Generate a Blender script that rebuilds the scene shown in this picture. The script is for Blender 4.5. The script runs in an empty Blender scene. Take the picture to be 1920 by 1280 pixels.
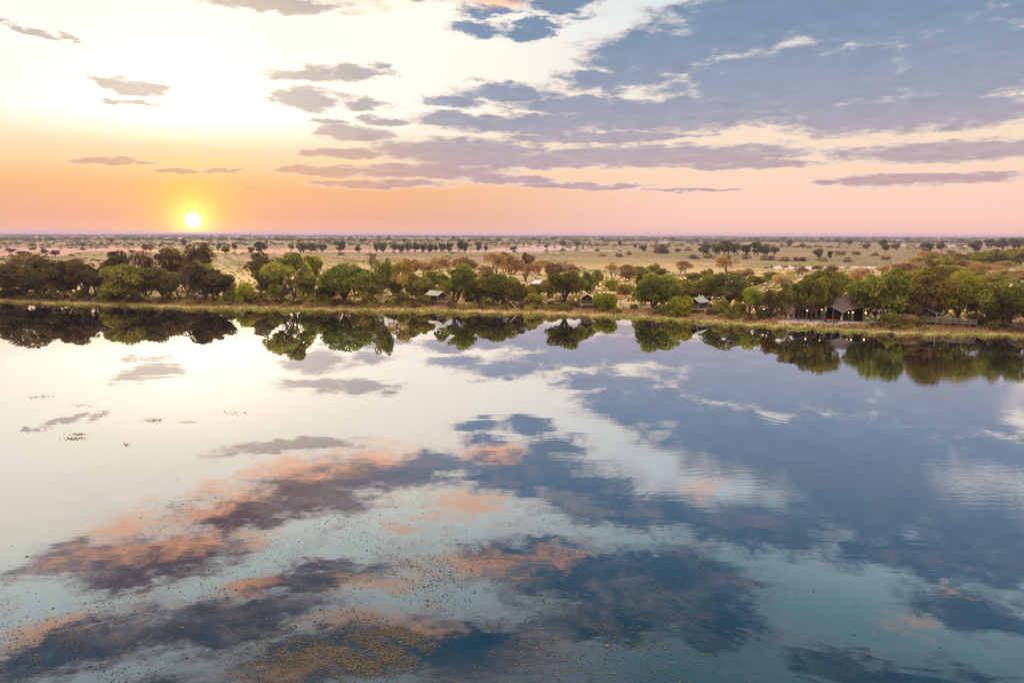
import bpy, math, random
import numpy as np
from mathutils import Matrix, Vector
random.seed(7)
SC = bpy.context.scene
COL = SC.collection
R = math.radians

# ------------------------------------------------------------------ camera
F = 1400.0                       # focal length in pixels of the 1920 wide photograph
CAM_H = 24.0                     # drone height over the water
cam_d = bpy.data.cameras.new('camera')
cam_d.sensor_width = 36.0
cam_d.lens = 36.0 * F / 1920.0
cam_d.clip_start = 0.5
cam_d.clip_end = 150000
cam = bpy.data.objects.new('camera', cam_d)
COL.objects.link(cam)
CM = Matrix.Rotation(R(90 - 8.13), 4, 'X') @ Matrix.Rotation(R(0.18), 4, 'Z')
cam.matrix_world = Matrix.Translation((0, 0, CAM_H)) @ CM
SC.camera = cam
SC.render.engine = 'CYCLES'
SC.cycles.use_denoising = True
SC.cycles.max_bounces = 8
SC.cycles.transparent_max_bounces = 8
SC.cycles.volume_bounces = 1
SC.cycles.sample_clamp_indirect = 6.0
SC.view_settings.view_transform = 'Standard'
SC.view_settings.look = 'None'
SC.view_settings.exposure = 0.40
SC.view_settings.gamma = 1.0


def ray(px, py):
    d = CM.to_3x3() @ Vector(((px - 960) / F, -(py - 640) / F, -1.0))
    return d.normalized()


def at(px, py, z=0.0):
    """the point of the level z seen at a pixel"""
    d = ray(px, py)
    t = (z - CAM_H) / d.z
    return d.x * t, d.y * t


def azel(px, py, mirror=False):
    d = ray(px, py)
    return math.degrees(math.atan2(d.x, d.y)), math.degrees(math.asin(-d.z if mirror else d.z))


SUN = ray(362, 413)
SUN_AZ, SUN_EL = azel(362, 413)

# ------------------------------------------------------------------ sky
world = bpy.data.worlds.new('World')
SC.world = world
world.use_nodes = True
WT = world.node_tree
WT.nodes.clear()


class Nodes:
    def __init__(self, tree):
        self.t = tree

    def new(self, kind, **kw):
        n = self.t.nodes.new(kind)
        for k, v in kw.items():
            setattr(n, k, v)
        return n

    def put(self, sock, v):
        if v is None:
            return
        if isinstance(v, bpy.types.NodeSocket):
            self.t.links.new(v, sock)
        else:
            if isinstance(v, (tuple, list)) and len(v) == 3 and sock.type == 'RGBA':
                v = (*v, 1.0)
            sock.default_value = v

    def m(self, op, a, b=None, c=None, clamp=False):
        n = self.new('ShaderNodeMath', operation=op, use_clamp=clamp)
        for i, v in enumerate((a, b, c)):
            if v is not None:
                self.put(n.inputs[i], v)
        return n.outputs[0]

    def v(self, op, a, b=None, c=None, scale=None):
        n = self.new('ShaderNodeVectorMath', operation=op)
        for i, x in enumerate((a, b, c)):
            if x is not None:
                self.put(n.inputs[i], x)
        if scale is not None:
            self.put(n.inputs['Scale'], scale)
        return n.outputs['Value'] if op in ('LENGTH', 'DOT_PRODUCT', 'DISTANCE') else n.outputs[0]

    def mix(self, f, a, b, blend='MIX'):
        n = self.new('ShaderNodeMix', data_type='RGBA', blend_type=blend)
        n.clamp_factor = True
        self.put(n.inputs[0], f)
        self.put(n.inputs[6], a)
        self.put(n.inputs[7], b)
        return n.outputs[2]

    def smooth(self, x, lo, hi, a=0.0, b=1.0):
        n = self.new('ShaderNodeMapRange', interpolation_type='SMOOTHSTEP')
        self.put(n.inputs[0], x)
        for i, v in enumerate((lo, hi, a, b)):
            self.put(n.inputs[i + 1], v)
        return n.outputs[0]

    def noise(self, vec, scale, detail=4.0, rough=0.55, dist=0.0, color=False):
        n = self.new('ShaderNodeTexNoise')
        self.put(n.inputs['Vector'], vec)
        n.inputs['Scale'].default_value = scale
        n.inputs['Detail'].default_value = detail
        n.inputs['Roughness'].default_value = rough
        n.inputs['Distortion'].default_value = dist
        return n.outputs['Color' if color else 'Fac']

    def ramp(self, f, stops):
        n = self.new('ShaderNodeValToRGB')
        e = n.color_ramp.elements
        while len(e) < len(stops):
            e.new(0.5)
        for i, (p, c) in enumerate(stops):
            e[i].position = p
            e[i].color = (*c, 1)
        self.put(n.inputs[0], f)
        return n.outputs[0]

    def xyz(self, x, y, z):
        n = self.new('ShaderNodeCombineXYZ')
        for i, v in enumerate((x, y, z)):
            self.put(n.inputs[i], v)
        return n.outputs[0]

    def sep(self, v):
        n = self.new('ShaderNodeSeparateXYZ')
        self.put(n.inputs[0], v)
        return n.outputs


def lin(r, g, b, k=1.0):
    def f(c):
        c /= 255.0
        return (c / 12.92 if c <= 0.04045 else ((c + 0.055) / 1.055) ** 2.4) * k
    return (f(r), f(g), f(b))


W = Nodes(WT)
tc = W.new('ShaderNodeTexCoord')
DIR = W.v('NORMALIZE', tc.outputs['Generated'])
dx, dy, dz = W.sep(DIR)
EL = W.m('MULTIPLY', W.m('ARCSINE', W.m('MAXIMUM', dz, 0.0)), 57.29578)
AZ = W.m('MULTIPLY', W.m('ARCTAN2', dx, dy), 57.29578)
nish = W.new('ShaderNodeTexSky', sky_type='NISHITA', sun_disc=False)
nish.sun_elevation = R(SUN_EL)
nish.sun_rotation = R(SUN_AZ)
nish.altitude = 900
nish.dust_density = 2.0
# clear sky: colour by height, one column near the sun and one away from it
elf = W.m('DIVIDE', EL, 60.0)
K = 0.5                                   # the ramps hold half of the radiance


def stops(rows):
    return [(e / 60.0, tuple(c * K for c in col)) for e, col in rows]


warm = W.ramp(elf, stops([(0, lin(236, 184, 165)), (1.2, lin(228, 174, 150)), (3.2, lin(240, 186, 140)),
                          (4.8, lin(255, 214, 166)), (6.3, lin(252, 230, 196)), (8.0, (1.03, 0.96, 0.85)), (16, (1.12, 1.03, 0.88)),
                          (19, (1.18, 1.12, 0.95)), (23, (0.95, 1.08, 1.04)), (33, (0.82, 1.04, 1.14)), (60, (1.9, 1.85, 1.8))]))
cool = W.ramp(elf, stops([(0, lin(248, 196, 186)), (1.2, lin(251, 205, 190)), (3.2, lin(253, 213, 192)),
                          (5.5, lin(252, 219, 190)), (8.0, lin(252, 230, 205)), (11, lin(236, 234, 228)), (16, lin(215, 228, 236)),
                          (19, (0.72, 0.9, 1.0)), (25, (0.36, 0.60, 0.72)), (33, (0.19, 0.44, 0.58)), (60, (1.9, 1.85, 1.8))]))
back = W.ramp(elf, stops([(0, lin(252, 210, 185)), (6, (1.1, 0.92, 0.74)), (14, (1.5, 1.25, 1.0)), (30, (1.8, 1.6, 1.35)),
                          (60, (1.9, 1.85, 1.8))]))  # sky behind and overhead raised above the visible sky to light the land
daz = W.m('ABSOLUTE', W.m('SUBTRACT', AZ, SUN_AZ))
base = W.mix(W.smooth(daz, 12, 40), warm, cool)
base = W.mix(W.smooth(daz, 65, 120), base, back)
base = W.v('SCALE', base, scale=1.0 / K)
base = W.v('MULTIPLY_ADD', nish.outputs[0], (0.006, 0.006, 0.006), base)
# the sun and the glow of the air round it
ang = W.m('MULTIPLY', W.m('ARCCOSINE', W.m('MINIMUM', W.v('DOT_PRODUCT', DIR, tuple(SUN)), 1.0)), 57.29578)
glow = W.m('EXPONENT', W.m('MULTIPLY', ang, -0.75))
base = W.v('MULTIPLY_ADD', (0.95, 0.66, -0.40), W.xyz(glow, glow, W.m('MULTIPLY', glow, W.smooth(ang, 0.6, 2.6, 0.1, 1.0))), base)
tight = W.m('EXPONENT', W.m('MULTIPLY', ang, -1.5))
base = W.v('MULTIPLY_ADD', (1.3, 0.85, 0.16), W.xyz(tight, tight, tight), base)
wide = W.m('EXPONENT', W.m('MULTIPLY', ang, -0.16))
base = W.v('MULTIPLY_ADD', (0.07, -0.01, -0.05), W.xyz(wide, wide, W.m('MULTIPLY', wide, W.smooth(EL, 3, 8, 1, 0))), base)
halo = W.m('MULTIPLY', W.m('EXPONENT', W.m('MULTIPLY', W.m('POWER', W.m('DIVIDE', ang, 8.5), 2.0), -1.0)), W.smooth(EL, 5.5, 9.0))
base = W.v('MULTIPLY_ADD', (1.5, 1.2, 0.75), W.xyz(halo, halo, halo), base)
base = W.v('MAXIMUM', base, (0.02, 0.02, 0.02))

# cloud layer: soft ellipses in degrees of azimuth and height, broken up by noise of a level cloud sheet
zz = W.m('ADD', dz, 0.10)
SHEET = W.xyz(W.m('DIVIDE', dx, zz), W.m('DIVIDE', dy, zz), 0.0)
P = W.xyz(AZ, EL, 0.0)
wn = W.noise(SHEET, 2.6, 3.0, 0.6, 0.0, True)
wn2 = W.noise(W.xyz(W.m('MULTIPLY', AZ, 0.30), W.m('MULTIPLY', EL, 0.95), 3.3), 1.0, 5.0, 0.68, 0.0, True)
amp = W.smooth(EL, 2, 25, 0.4, 2.2)
P1 = W.v('MULTIPLY_ADD', W.v('SUBTRACT', wn, (0.5, 0.5, 0.5)), W.xyz(W.m('MULTIPLY', amp, 2.6), amp, 0.0), P)
P1 = W.v('MULTIPLY_ADD', W.v('SUBTRACT', wn2, (0.5, 0.5, 0.5)), W.xyz(W.smooth(EL, 3, 20, 6.0, 7.0), W.smooth(EL, 5, 20, 1.05, 3.4), 0.0), P1)


def field(blobs, p, mirror, g=1.0):
    d = None
    for cx, cy, rx, ry in blobs:
        a, e = azel(cx, cy, mirror)
        a1, _ = azel(cx + rx, cy, mirror)
        _, e1 = azel(cx, cy + ry, mirror)
        sx, sy = 1.0 / max(0.05, abs(a1 - a) * g), 1.0 / max(0.05, abs(e1 - e) * g)
        q = W.v('LENGTH', W.v('MULTIPLY_ADD', p, (sx, sy, 0.0), (-a * sx, -e * sy, 0.0)))
        d = q if d is None else W.m('MINIMUM', d, q)
    return d


DIRECT = [(65, 62, 52, 9), (122, 66, 26, 5), (8, 44, 16, 5), (242, 160, 66, 17), (255, 193, 50, 8), (190, 303, 78, 8),
          (340, 322, 60, 7), (420, 319, 50, 7), (512, 11, 72, 11), (575, 138, 85, 20), (680, 138, 75, 22),
          (575, 185, 75, 26), (690, 202, 62, 17), (655, 250, 95, 19), (600, 229, 45, 8), (720, 226, 50, 9),
          (850, 190, 80, 16), (950, 172, 110, 24), (860, 222, 110, 15), (1000, 235, 200, 24), (640, 288, 100, 12),
          (860, 283, 230, 28), (600, 322, 100, 11), (800, 322, 220, 20), (720, 345, 150, 10), (900, 52, 70, 20), (930, 20, 60, 18), (1060, 15, 95, 30),
          (1000, 55, 60, 20), (1380, 40, 220, 90), (1240, 100, 190, 62), (1500, 150, 400, 100), (1800, 120, 260, 130), (1250, 215, 330, 42), (1700, 215, 380, 48),
          (1230, 292, 420, 27), (1780, 285, 330, 28), (1080, 348, 170, 7), (1290, 356, 130, 4), (1720, 336, 280, 15),
          (490, 353, 50, 3), (960, 338, 110, 8), (2150, 200, 300, 150), (1700, 30, 330, 90), (1150, 150, 150, 30), (1080, 198, 170, 24), (1130, 258, 260, 14), (980, 303, 260, 18), (1400, 310, 200, 10)]
MIRROR = [(170, 1050, 130, 34), (330, 1045, 120, 44), (240, 1085, 95, 28), (440, 965, 95, 44), (590, 925, 110, 50),
          (700, 885, 110, 34), (800, 870, 90, 26), (560, 832, 110, 13), (990, 890, 150, 50), (1110, 930, 130, 55),
          (1240, 960, 150, 40), (1500, 850, 270, 66), (1620, 930, 250, 90), (1420, 990, 190, 50), (1850, 1010, 170, 110), (1700, 1040, 200, 50), (1880, 850, 90, 40),
          (1080, 1080, 180, 60), (1260, 1100, 170, 90), (1330, 1170, 110, 66), (1120, 1160, 130, 44), (980, 1040, 110, 38),
          (150, 1215, 210, 50), (420, 1175, 180, 50), (640, 1230, 170, 60), (880, 1215, 170, 70), (560, 1090, 130, 26),
          (1800, 1150, 130, 44), (1620, 1260, 150, 30), (1100, 1330, 320, 50), (1850, 1330, 250, 60), (200, 1350, 250, 50)]
PEACH = [(470, 1020, 60, 22), (250, 985, 130, 44), (110, 1060, 90, 26), (200, 1035, 130, 30), (350, 1020, 120, 26), (430, 920, 95, 32), (380, 955, 60, 24), (560, 880, 130, 28), (700, 850, 110, 24),
         (860, 950, 75, 30), (760, 985, 50, 16), (930, 850, 90, 22), (1310, 915, 50, 20), (880, 1055, 170, 34), (720, 1090, 120, 26),
         (470, 1100, 90, 22), (560, 1250, 150, 26), (1030, 1045, 90, 24), (90, 1175, 120, 26), (1700, 1175, 50, 26),
         (1770, 1110, 40, 18), (700, 1160, 130, 30), (820, 1170, 60, 20)]
fn = W.noise(SHEET, 5.5, 6.0, 0.62, 0.3)
fn2 = W.noise(W.xyz(W.m('MULTIPLY', AZ, 0.62), W.m('MULTIPLY', EL, 2.0), 1.0), 1.0, 6.0, 0.66, 0.3)
fine = W.m('SUBTRACT', W.m('MULTIPLY_ADD', fn, 0.5, W.m('MULTIPLY', fn2, 0.5)), 0.5)
d1 = field(DIRECT, P1, False)
d2 = field(MIRROR, P1, True, 1.42)
dens1 = W.m('MINIMUM', W.m('MULTIPLY', W.m('SUBTRACT', 1.0, d1), 1.9), 1.15)
dens2 = W.m('MINIMUM', W.m('MULTIPLY', W.m('SUBTRACT', 1.0, d2), 1.6), 1.3)
# broken cover, brightened overhead to light the land, goes on over the part of the sky that neither the lens nor the water shows
far = W.noise(SHEET, 0.7, 4.0, 0.55)
outside = W.m('MAXIMUM', W.smooth(EL, 34, 42), W.smooth(W.m('ABSOLUTE', AZ), 38, 46))
dens3 = W.m('MULTIPLY_ADD', W.m('SUBTRACT', far, 0.5), 4.5, -0.25)
dens3 = W.m('MULTIPLY_ADD', W.m('SUBTRACT', 1.0, outside), -4.0, dens3)
dens = W.m('MAXIMUM', W.m('MAXIMUM', dens1, dens2), dens3)
dens = W.m('MULTIPLY_ADD', fine, W.smooth(EL, 10, 22, 2.7, 2.3), W.m('ADD', dens, 0.12))
alpha = W.smooth(dens, -0.05, W.smooth(EL, 8, 22, 0.75, 0.95))
core = W.smooth(dens, 0.15, W.smooth(EL, 8, 22, 1.0, 1.15))
ccool = W.ramp(elf, stops([(0, lin(222, 180, 172)), (3.5, lin(200, 168, 170)), (6, lin(188, 172, 178)), (9, lin(160, 164, 181)),
                           (14, lin(130, 151, 177)), (17.5, lin(120, 143, 168)), (20, (0.13, 0.24, 0.38)), (30, (0.055, 0.17, 0.28)), (44, (0.85, 0.86, 0.92)), (60, (1.2, 1.17, 1.15))]))
cwarm = W.ramp(elf, stops([(0, lin(225, 165, 140)), (3.5, lin(222, 174, 142)), (6, lin(205, 170, 148)), (9, lin(188, 172, 166)),
                           (14, lin(200, 180, 162)), (20, (0.24, 0.15, 0.16)), (30, (0.13, 0.17, 0.23)), (44, (0.85, 0.86, 0.92)), (60, (1.2, 1.17, 1.15))]))
ccol = W.mix(W.smooth(daz, 4, 22), cwarm, ccool)
ccol = W.v('SCALE', ccol, scale=1.0 / K)
ccol = W.v('SCALE', ccol, scale=W.smooth(fine, -0.25, 0.25, 1.13, 0.91))
edge = W.mix(W.smooth(EL, 8, 22), (1.12, 0.92, 0.72, 1), (1.05, 0.92, 0.84, 1))
edge = W.mix(W.m('MULTIPLY', W.smooth(daz, 22, 42), W.smooth(EL, 16, 24)), edge, (0.5, 0.66, 0.76, 1))
edge = W.mix(W.smooth(daz, 70, 130), edge, (1.3, 1.1, 1.0, 1))
ccol = W.mix(core, W.mix(0.30, edge, ccol), ccol)
sky = W.mix(W.m('MULTIPLY', alpha, W.m('MAXIMUM', W.smooth(daz, 4, 22, 0.74, 1.0), W.smooth(EL, 13, 18))), base, ccol)
veil = W.m('MULTIPLY', W.smooth(fn, 0.44, 0.66), W.m('MULTIPLY', W.smooth(EL, 15, 22, 0.0, 0.42), W.smooth(daz, 25, 50, 1.0, 0.35)))
sky = W.mix(veil, sky, W.mix(W.smooth(fn2, 0.4, 0.62), (1.0, 0.72, 0.60, 1), (0.55, 0.58, 0.66, 1)))
d4 = field(PEACH, P1, True, 1.15)
pe = W.m('MULTIPLY_ADD', fine, -3.2, W.m('SUBTRACT', 1.05, d4))
pe = W.m('MULTIPLY', W.smooth(pe, 0.0, 1.3), W.smooth(daz, 34, 48, 0.85, 0.45))
sky = W.mix(pe, sky, W.mix(W.smooth(EL, 18, 30), (1.35, 0.66, 0.38, 1), (1.35, 0.72, 0.42, 1)))
disc = W.smooth(ang, 0.1, 0.68, 1.0, 0.0)
sky = W.mix(disc, sky, (4.0, 3.6, 2.4, 1))
seen = W.m('MULTIPLY', W.smooth(EL, 36, 60, 1.0, 0.0), W.smooth(daz, 70, 120, 1.0, 0.0))
sky = W.v('SCALE', sky, scale=W.m('MULTIPLY_ADD', seen, -0.242, 1.0))  # sky in view scaled down; overhead and behind stay brighter for the land
bg = W.new('ShaderNodeBackground')
WT.links.new(W.v('SCALE', sky, scale=10.0), bg.inputs[0])
bg.inputs[1].default_value = 0.10
wo = W.new('ShaderNodeOutputWorld')
WT.links.new(bg.outputs[0], wo.inputs[0])
world.cycles.sampling_method = 'MANUAL'
world.cycles.sample_map_resolution = 512

# ------------------------------------------------------------------ sun
sd = bpy.data.lights.new('sun', 'SUN')
sd.energy = 5.0
sd.angle = R(0.6)
sd.color = (1.0, 0.66, 0.36)
so = bpy.data.objects.new('sun', sd)
COL.objects.link(so)
so.rotation_euler = SUN.to_track_quat('Z', 'Y').to_euler()
so.location = (-60, 140, 60)

# ------------------------------------------------------------------ helpers


def mat(name, build):
    m = bpy.data.materials.new(name)
    m.use_nodes = True
    m.node_tree.nodes.clear()
    N = Nodes(m.node_tree)
    out = N.new('ShaderNodeOutputMaterial')
    sh = build(N)
    m.node_tree.links.new(sh, out.inputs[0])
    return m


def principled(N, color, rough=0.8, normal=None, spec=0.3, emis=None, es=0.0):
    b = N.new('ShaderNodeBsdfPrincipled')
    N.put(b.inputs['Base Color'], color)
    N.put(b.inputs['Roughness'], rough)
    b.inputs['Specular IOR Level'].default_value = spec
    if normal is not None:
        N.put(b.inputs['Normal'], normal)
    if emis:
        b.inputs['Emission Color'].default_value = (*emis, 1)
        b.inputs['Emission Strength'].default_value = es
    return b.outputs[0]


def flat(name, c, rough=0.8, var=0.35, scale=3.0):
    def f(N):
        t = N.new('ShaderNodeTexCoord')
        n = N.noise(t.outputs['Object'], scale, 4.0, 0.6)
        oi = N.new('ShaderNodeObjectInfo')
        k = N.m('MULTIPLY_ADD', N.m('SUBTRACT', n, 0.5), var * 2, 1.0)
        k = N.m('MULTIPLY_ADD', N.m('SUBTRACT', oi.outputs['Random'], 0.5), 0.3, k)
        return principled(N, N.v('SCALE', c, scale=k), rough)
    return mat(name, f)


def leafy(name, dark, light, trans=0.5):
    def f(N):
        a = N.new('ShaderNodeAttribute')
        a.attribute_name = 'tint'
        oi = N.new('ShaderNodeObjectInfo')
        c = N.mix(a.outputs['Fac'], dark, light)
        hs = N.new('ShaderNodeHueSaturation')
        N.put(hs.inputs['Hue'], N.m('MULTIPLY_ADD', oi.outputs['Random'], 0.05, 0.475))
        N.put(hs.inputs['Saturation'], 1.0)
        N.put(hs.inputs['Value'], N.m('MULTIPLY_ADD', oi.outputs['Random'], 0.4, 0.8))
        N.put(hs.inputs['Color'], c)
        d = N.new('ShaderNodeBsdfDiffuse')
        N.put(d.inputs[0], hs.outputs[0])
        t = N.new('ShaderNodeBsdfTranslucent')
        N.put(t.inputs[0], N.v('MULTIPLY', hs.outputs[0], (1.25, 1.15, 0.7)))
        mx = N.new('ShaderNodeMixShader')
        mx.inputs[0].default_value = trans
        N.t.links.new(d.outputs[0], mx.inputs[1])
        N.t.links.new(t.outputs[0], mx.inputs[2])
        return mx.outputs[0]
    return mat(name, f)


M = {
    'dark': leafy('dark_leaf', (0.070, 0.062, 0.024), (0.160, 0.132, 0.046)),
    'umber': leafy('umber_leaf', (0.095, 0.064, 0.032), (0.190, 0.122, 0.056)),
    'green': leafy('green_leaf', (0.082, 0.088, 0.018), (0.240, 0.222, 0.042)),
    'olive': leafy('olive_leaf', (0.130, 0.114, 0.026), (0.310, 0.255, 0.058)),
    'lime': leafy('lime_leaf', (0.160, 0.165, 0.018), (0.340, 0.310, 0.036)),
    'gold': leafy('yellow_leaf', (0.210, 0.150, 0.040), (0.390, 0.265, 0.080)),
    'tan': leafy('dry_leaf', (0.220, 0.140, 0.062), (0.420, 0.270, 0.128)),
    'mauve': leafy('bare_twig', (0.130, 0.090, 0.070), (0.240, 0.165, 0.125)),
    'blue': leafy('far_leaf', (0.070, 0.066, 0.036), (0.130, 0.112, 0.055)),
    'bark': flat('bark', (0.075, 0.055, 0.042), 0.9),
    'pale_bark': flat('pale_bark', (0.30, 0.235, 0.18), 0.9),
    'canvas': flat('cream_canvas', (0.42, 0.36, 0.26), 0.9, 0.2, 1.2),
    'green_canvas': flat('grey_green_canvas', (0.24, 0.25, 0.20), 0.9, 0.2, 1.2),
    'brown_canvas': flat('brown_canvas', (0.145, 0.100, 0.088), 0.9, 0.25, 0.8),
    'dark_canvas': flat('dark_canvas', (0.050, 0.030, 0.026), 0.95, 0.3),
    'timber': flat('weathered_timber', (0.24, 0.18, 0.12), 0.85),
    'dark_wood': flat('dark_wood', (0.060, 0.042, 0.030), 0.8),
    'red_cloth': flat('red_cloth', (0.45, 0.05, 0.06), 0.9),
    'white_roof': flat('pale_sheet', (0.46, 0.44, 0.42), 0.7, 0.25, 1.0),
    'hull': flat('worn_hull', (0.34, 0.24, 0.10), 0.7),
    'lamp': mat('lamp_glass', lambda N: principled(N, (0.9, 0.7, 0.3, 1), 0.4, None, 0.3, (1.0, 0.66, 0.16), 1.0)),
}


def mesh(name, verts, faces, tint=None, smooth=False):
    me = bpy.data.meshes.new(name)
    verts = np.asarray(verts, dtype=np.float32).reshape(-1, 3)
    if isinstance(faces, np.ndarray):
        k = faces.shape[1]
        me.vertices.add(len(verts))
        me.vertices.foreach_set('co', verts.ravel())
        me.loops.add(faces.size)
        me.loops.foreach_set('vertex_index', faces.ravel().astype(np.int32))
        me.polygons.add(len(faces))
        me.polygons.foreach_set('loop_start', np.arange(0, faces.size, k, dtype=np.int32))
        me.update(calc_edges=True)
        me.validate()
    else:
        me.from_pydata([tuple(map(float, v)) for v in verts], [], faces)
        me.update()
    if smooth:
        me.polygons.foreach_set('use_smooth', np.ones(len(me.polygons), dtype=bool))
    if tint is not None:
        a = me.attributes.new('tint', 'FLOAT', 'FACE')
        a.data.foreach_set('value', np.asarray(tint, dtype=np.float32))
    return me


def obj(name, me, m=None, parent=None, loc=None):
    o = bpy.data.objects.new(name, me)
    COL.objects.link(o)
    if m is not None:
        if len(me.materials) == 0:
            me.materials.append(None)
        o.material_slots[0].link = 'OBJECT'
        o.material_slots[0].material = M[m] if isinstance(m, str) else m
    if parent is not None:
        o.parent = parent
    if loc is not None:
        o.location = loc
    return o


def tag(o, label=None, cat=None, group=None, kind=None):
    if label:
        o['label'] = label
    if cat:
        o['category'] = cat
    if group:
        o['group'] = group
    if kind:
        o['kind'] = kind
    return o


def empty(name, loc, rz=0.0, scale=(1, 1, 1)):
    o = bpy.data.objects.new(name, None)
    COL.objects.link(o)
    o.location = loc
    o.rotation_euler = (0, 0, rz)
    o.scale = scale
    o.empty_display_size = 0.5
    return o


class MB:
    """collects boxes, tubes and sheets into one mesh"""

    def __init__(self):
        self.v, self.f = [], []

    def add(self, v, f):
        n = len(self.v)
        self.v += [tuple(p) for p in v]
        self.f += [tuple(i + n for i in q) for q in f]
        return self

    def box(self, x0, x1, y0, y1, z0, z1):
        v = [(x, y, z) for z in (z0, z1) for y in (y0, y1) for x in (x0, x1)]
        return self.add(v, [(0, 2, 3, 1), (4, 5, 7, 6), (0, 1, 5, 4), (2, 6, 7, 3), (0, 4, 6, 2), (1, 3, 7, 5)])

    def tube(self, pts, rad, n=6):
        pts = [Vector(p) for p in pts]
        rad = rad if isinstance(rad, (list, tuple)) else [rad] * len(pts)
        v, f = [], []
        for i, p in enumerate(pts):
            d = (pts[min(i + 1, len(pts) - 1)] - pts[max(i - 1, 0)]).normalized()
            a = d.orthogonal().normalized() if i == 0 else (a - d * a.dot(d)).normalized()
            b = d.cross(a)
            for k in range(n):
                t = 2 * math.pi * k / n
                v.append(p + (a * math.cos(t) + b * math.sin(t)) * rad[i])
        for i in range(len(pts) - 1):
            for k in range(n):
                f.append((i * n + k, i * n + (k + 1) % n, (i + 1) * n + (k + 1) % n, (i + 1) * n + k))
        f.append(tuple(range(n))[::-1])
        f.append(tuple(range((len(pts) - 1) * n, len(pts) * n)))
        return self.add(v, f)

    def build(self, name, m, parent=None, smooth=False):
        return obj(name, mesh(name, self.v, self.f, smooth=smooth), m, parent)


# ------------------------------------------------------------------ lie of the land
SHORE = [(-900, 548), (-400, 555), (0, 566), (120, 571), (240, 574), (360, 578), (480, 581), (600, 582), (720, 584), (850, 586), (960, 588), (1080, 592),
         (1200, 597), (1320, 605), (1440, 613), (1560, 620), (1640, 625), (1700, 627), (1800, 629), (1920, 631), (2300, 640), (2900, 655)]
_sp = np.array([at(x, y) for x, y in SHORE])
_sth = np.arctan2(_sp[:, 0], _sp[:, 1])
_sr = np.hypot(_sp[:, 0], _sp[:, 1])
# water lying on the plain: centre and half size in pixels of the photograph
POOLS = [(100, 468, 175, 4.0), (40, 478, 90, 2.0), (275, 470, 55, 2.2), (425, 471, 34, 2.0), (500, 470, 90, 3.6), (620, 471, 60, 1.5), (700, 470, 70, 2.6), (800, 469, 80, 2.2), (930, 471, 90, 1.8),
         (1000, 467, 100, 2.8), (1060, 464, 70, 1.6), (1000, 461, 60, 1.2), (1030, 474, 60, 1.0), (1130, 470, 70, 1.0), (1360, 501, 40, 1.6), (1480, 502, 80, 3.4), (1560, 501, 80, 2.4),
         (1630, 501, 34, 2.0), (1780, 460, 90, 1.6), (1290, 455, 90, 1.0), (870, 459, 60, 0.8)]
_pl = []
for _cx, _cy, _rx, _ry in POOLS:
    _x, _y = at(_cx, _cy)
    _d = math.hypot(_x, _y)
    _pl.append((math.atan2(_x, _y), _d, _rx / F, _d * _d * _ry * 1.35 / (CAM_H * F)))


def wob(x, y, s, k):
    return (np.sin(x * s + 1.3 * k) * np.cos(y * s * 0.8 + 2.1 * k) + 0.6 * np.sin(x * s * 2.3 + y * s * 1.7 + k) + 0.4 * np.sin(y * s * 4.1 - x * s * 3.2 + 3 * k)) / 2


def shore_r(th):
    s = np.interp(th, _sth, _sr)
    a = np.degrees(th) * 2.0
    return s + 1.8 * np.sin(a * 1.9) + 1.5 * np.sin(a * 4.7 + 1) * np.sin(a * 0.9) + 1.0 * np.sin(a * 11 + 2) * np.sin(a * 1.7 + 1) + 0.5 * np.sin(a * 23)


def ground(x, y):
    x, y = np.asarray(x, dtype=float), np.asarray(y, dtype=float)
    r, th = np.hypot(x, y), np.arctan2(x, y)
    d = r - shore_r(th)
    z = np.where(d > 0, 0.06 + 1.0 * (1 - np.exp(-np.maximum(d, 0) / 7.0)), np.maximum(-1.6, 0.06 + d * 0.22))
    z = z + np.where(d > 2, 0.16 * wob(x, y, 0.06, 1) * np.minimum(1, np.maximum(d - 2, 0) / 15), 0)
    z = np.where(r > 450, z - 0.45 * np.clip((r - 450) / 400, 0, 1), z)
    for th0, d0, a, b in _pl:
        q = np.hypot((th - th0) / a, (r - d0) / b) + 0.55 * wob(x, y * 0.5, 8.0 / (a * d0), th0 * 50)
        z = z - 1.3 * np.clip((1.05 - q) / 0.25, 0, 1)
    return z


def gz(x, y):
    return float(ground(x, y))


def spot(px, py):
    """where the ground is seen at a pixel"""
    z = 0.0
    for _ in range(4):
        x, y = at(px, py, z)
        z = max(0.0, gz(x, y))
    return x, y, gz(x, y)


# ------------------------------------------------------------------ ground sheet
NT, NR = 620, 300
th = np.linspace(R(-50), R(50), NT)
rs = shore_r(th)
rows = []
for k in range(16):
    rows.append(rs + np.linspace(-14, 16, 16)[k] if k else rs - 14)
inv = 1.0 / (rs + 18)
for k in range(NR):
    t = k / (NR - 1)
    rows.append(1.0 / (inv * (1 - t) + t / 42000.0))
RR = np.array(rows)
X, Y = RR * np.sin(th)[None], RR * np.cos(th)[None]
Z = ground(X, Y)
V = np.stack([X, Y, Z], -1).reshape(-1, 3)
nr = len(rows)
i = np.arange((nr - 1) * (NT - 1))
a = (i // (NT - 1)) * NT + i % (NT - 1)
FQ = np.stack([a, a + 1, a + NT + 1, a + NT], -1)


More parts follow.
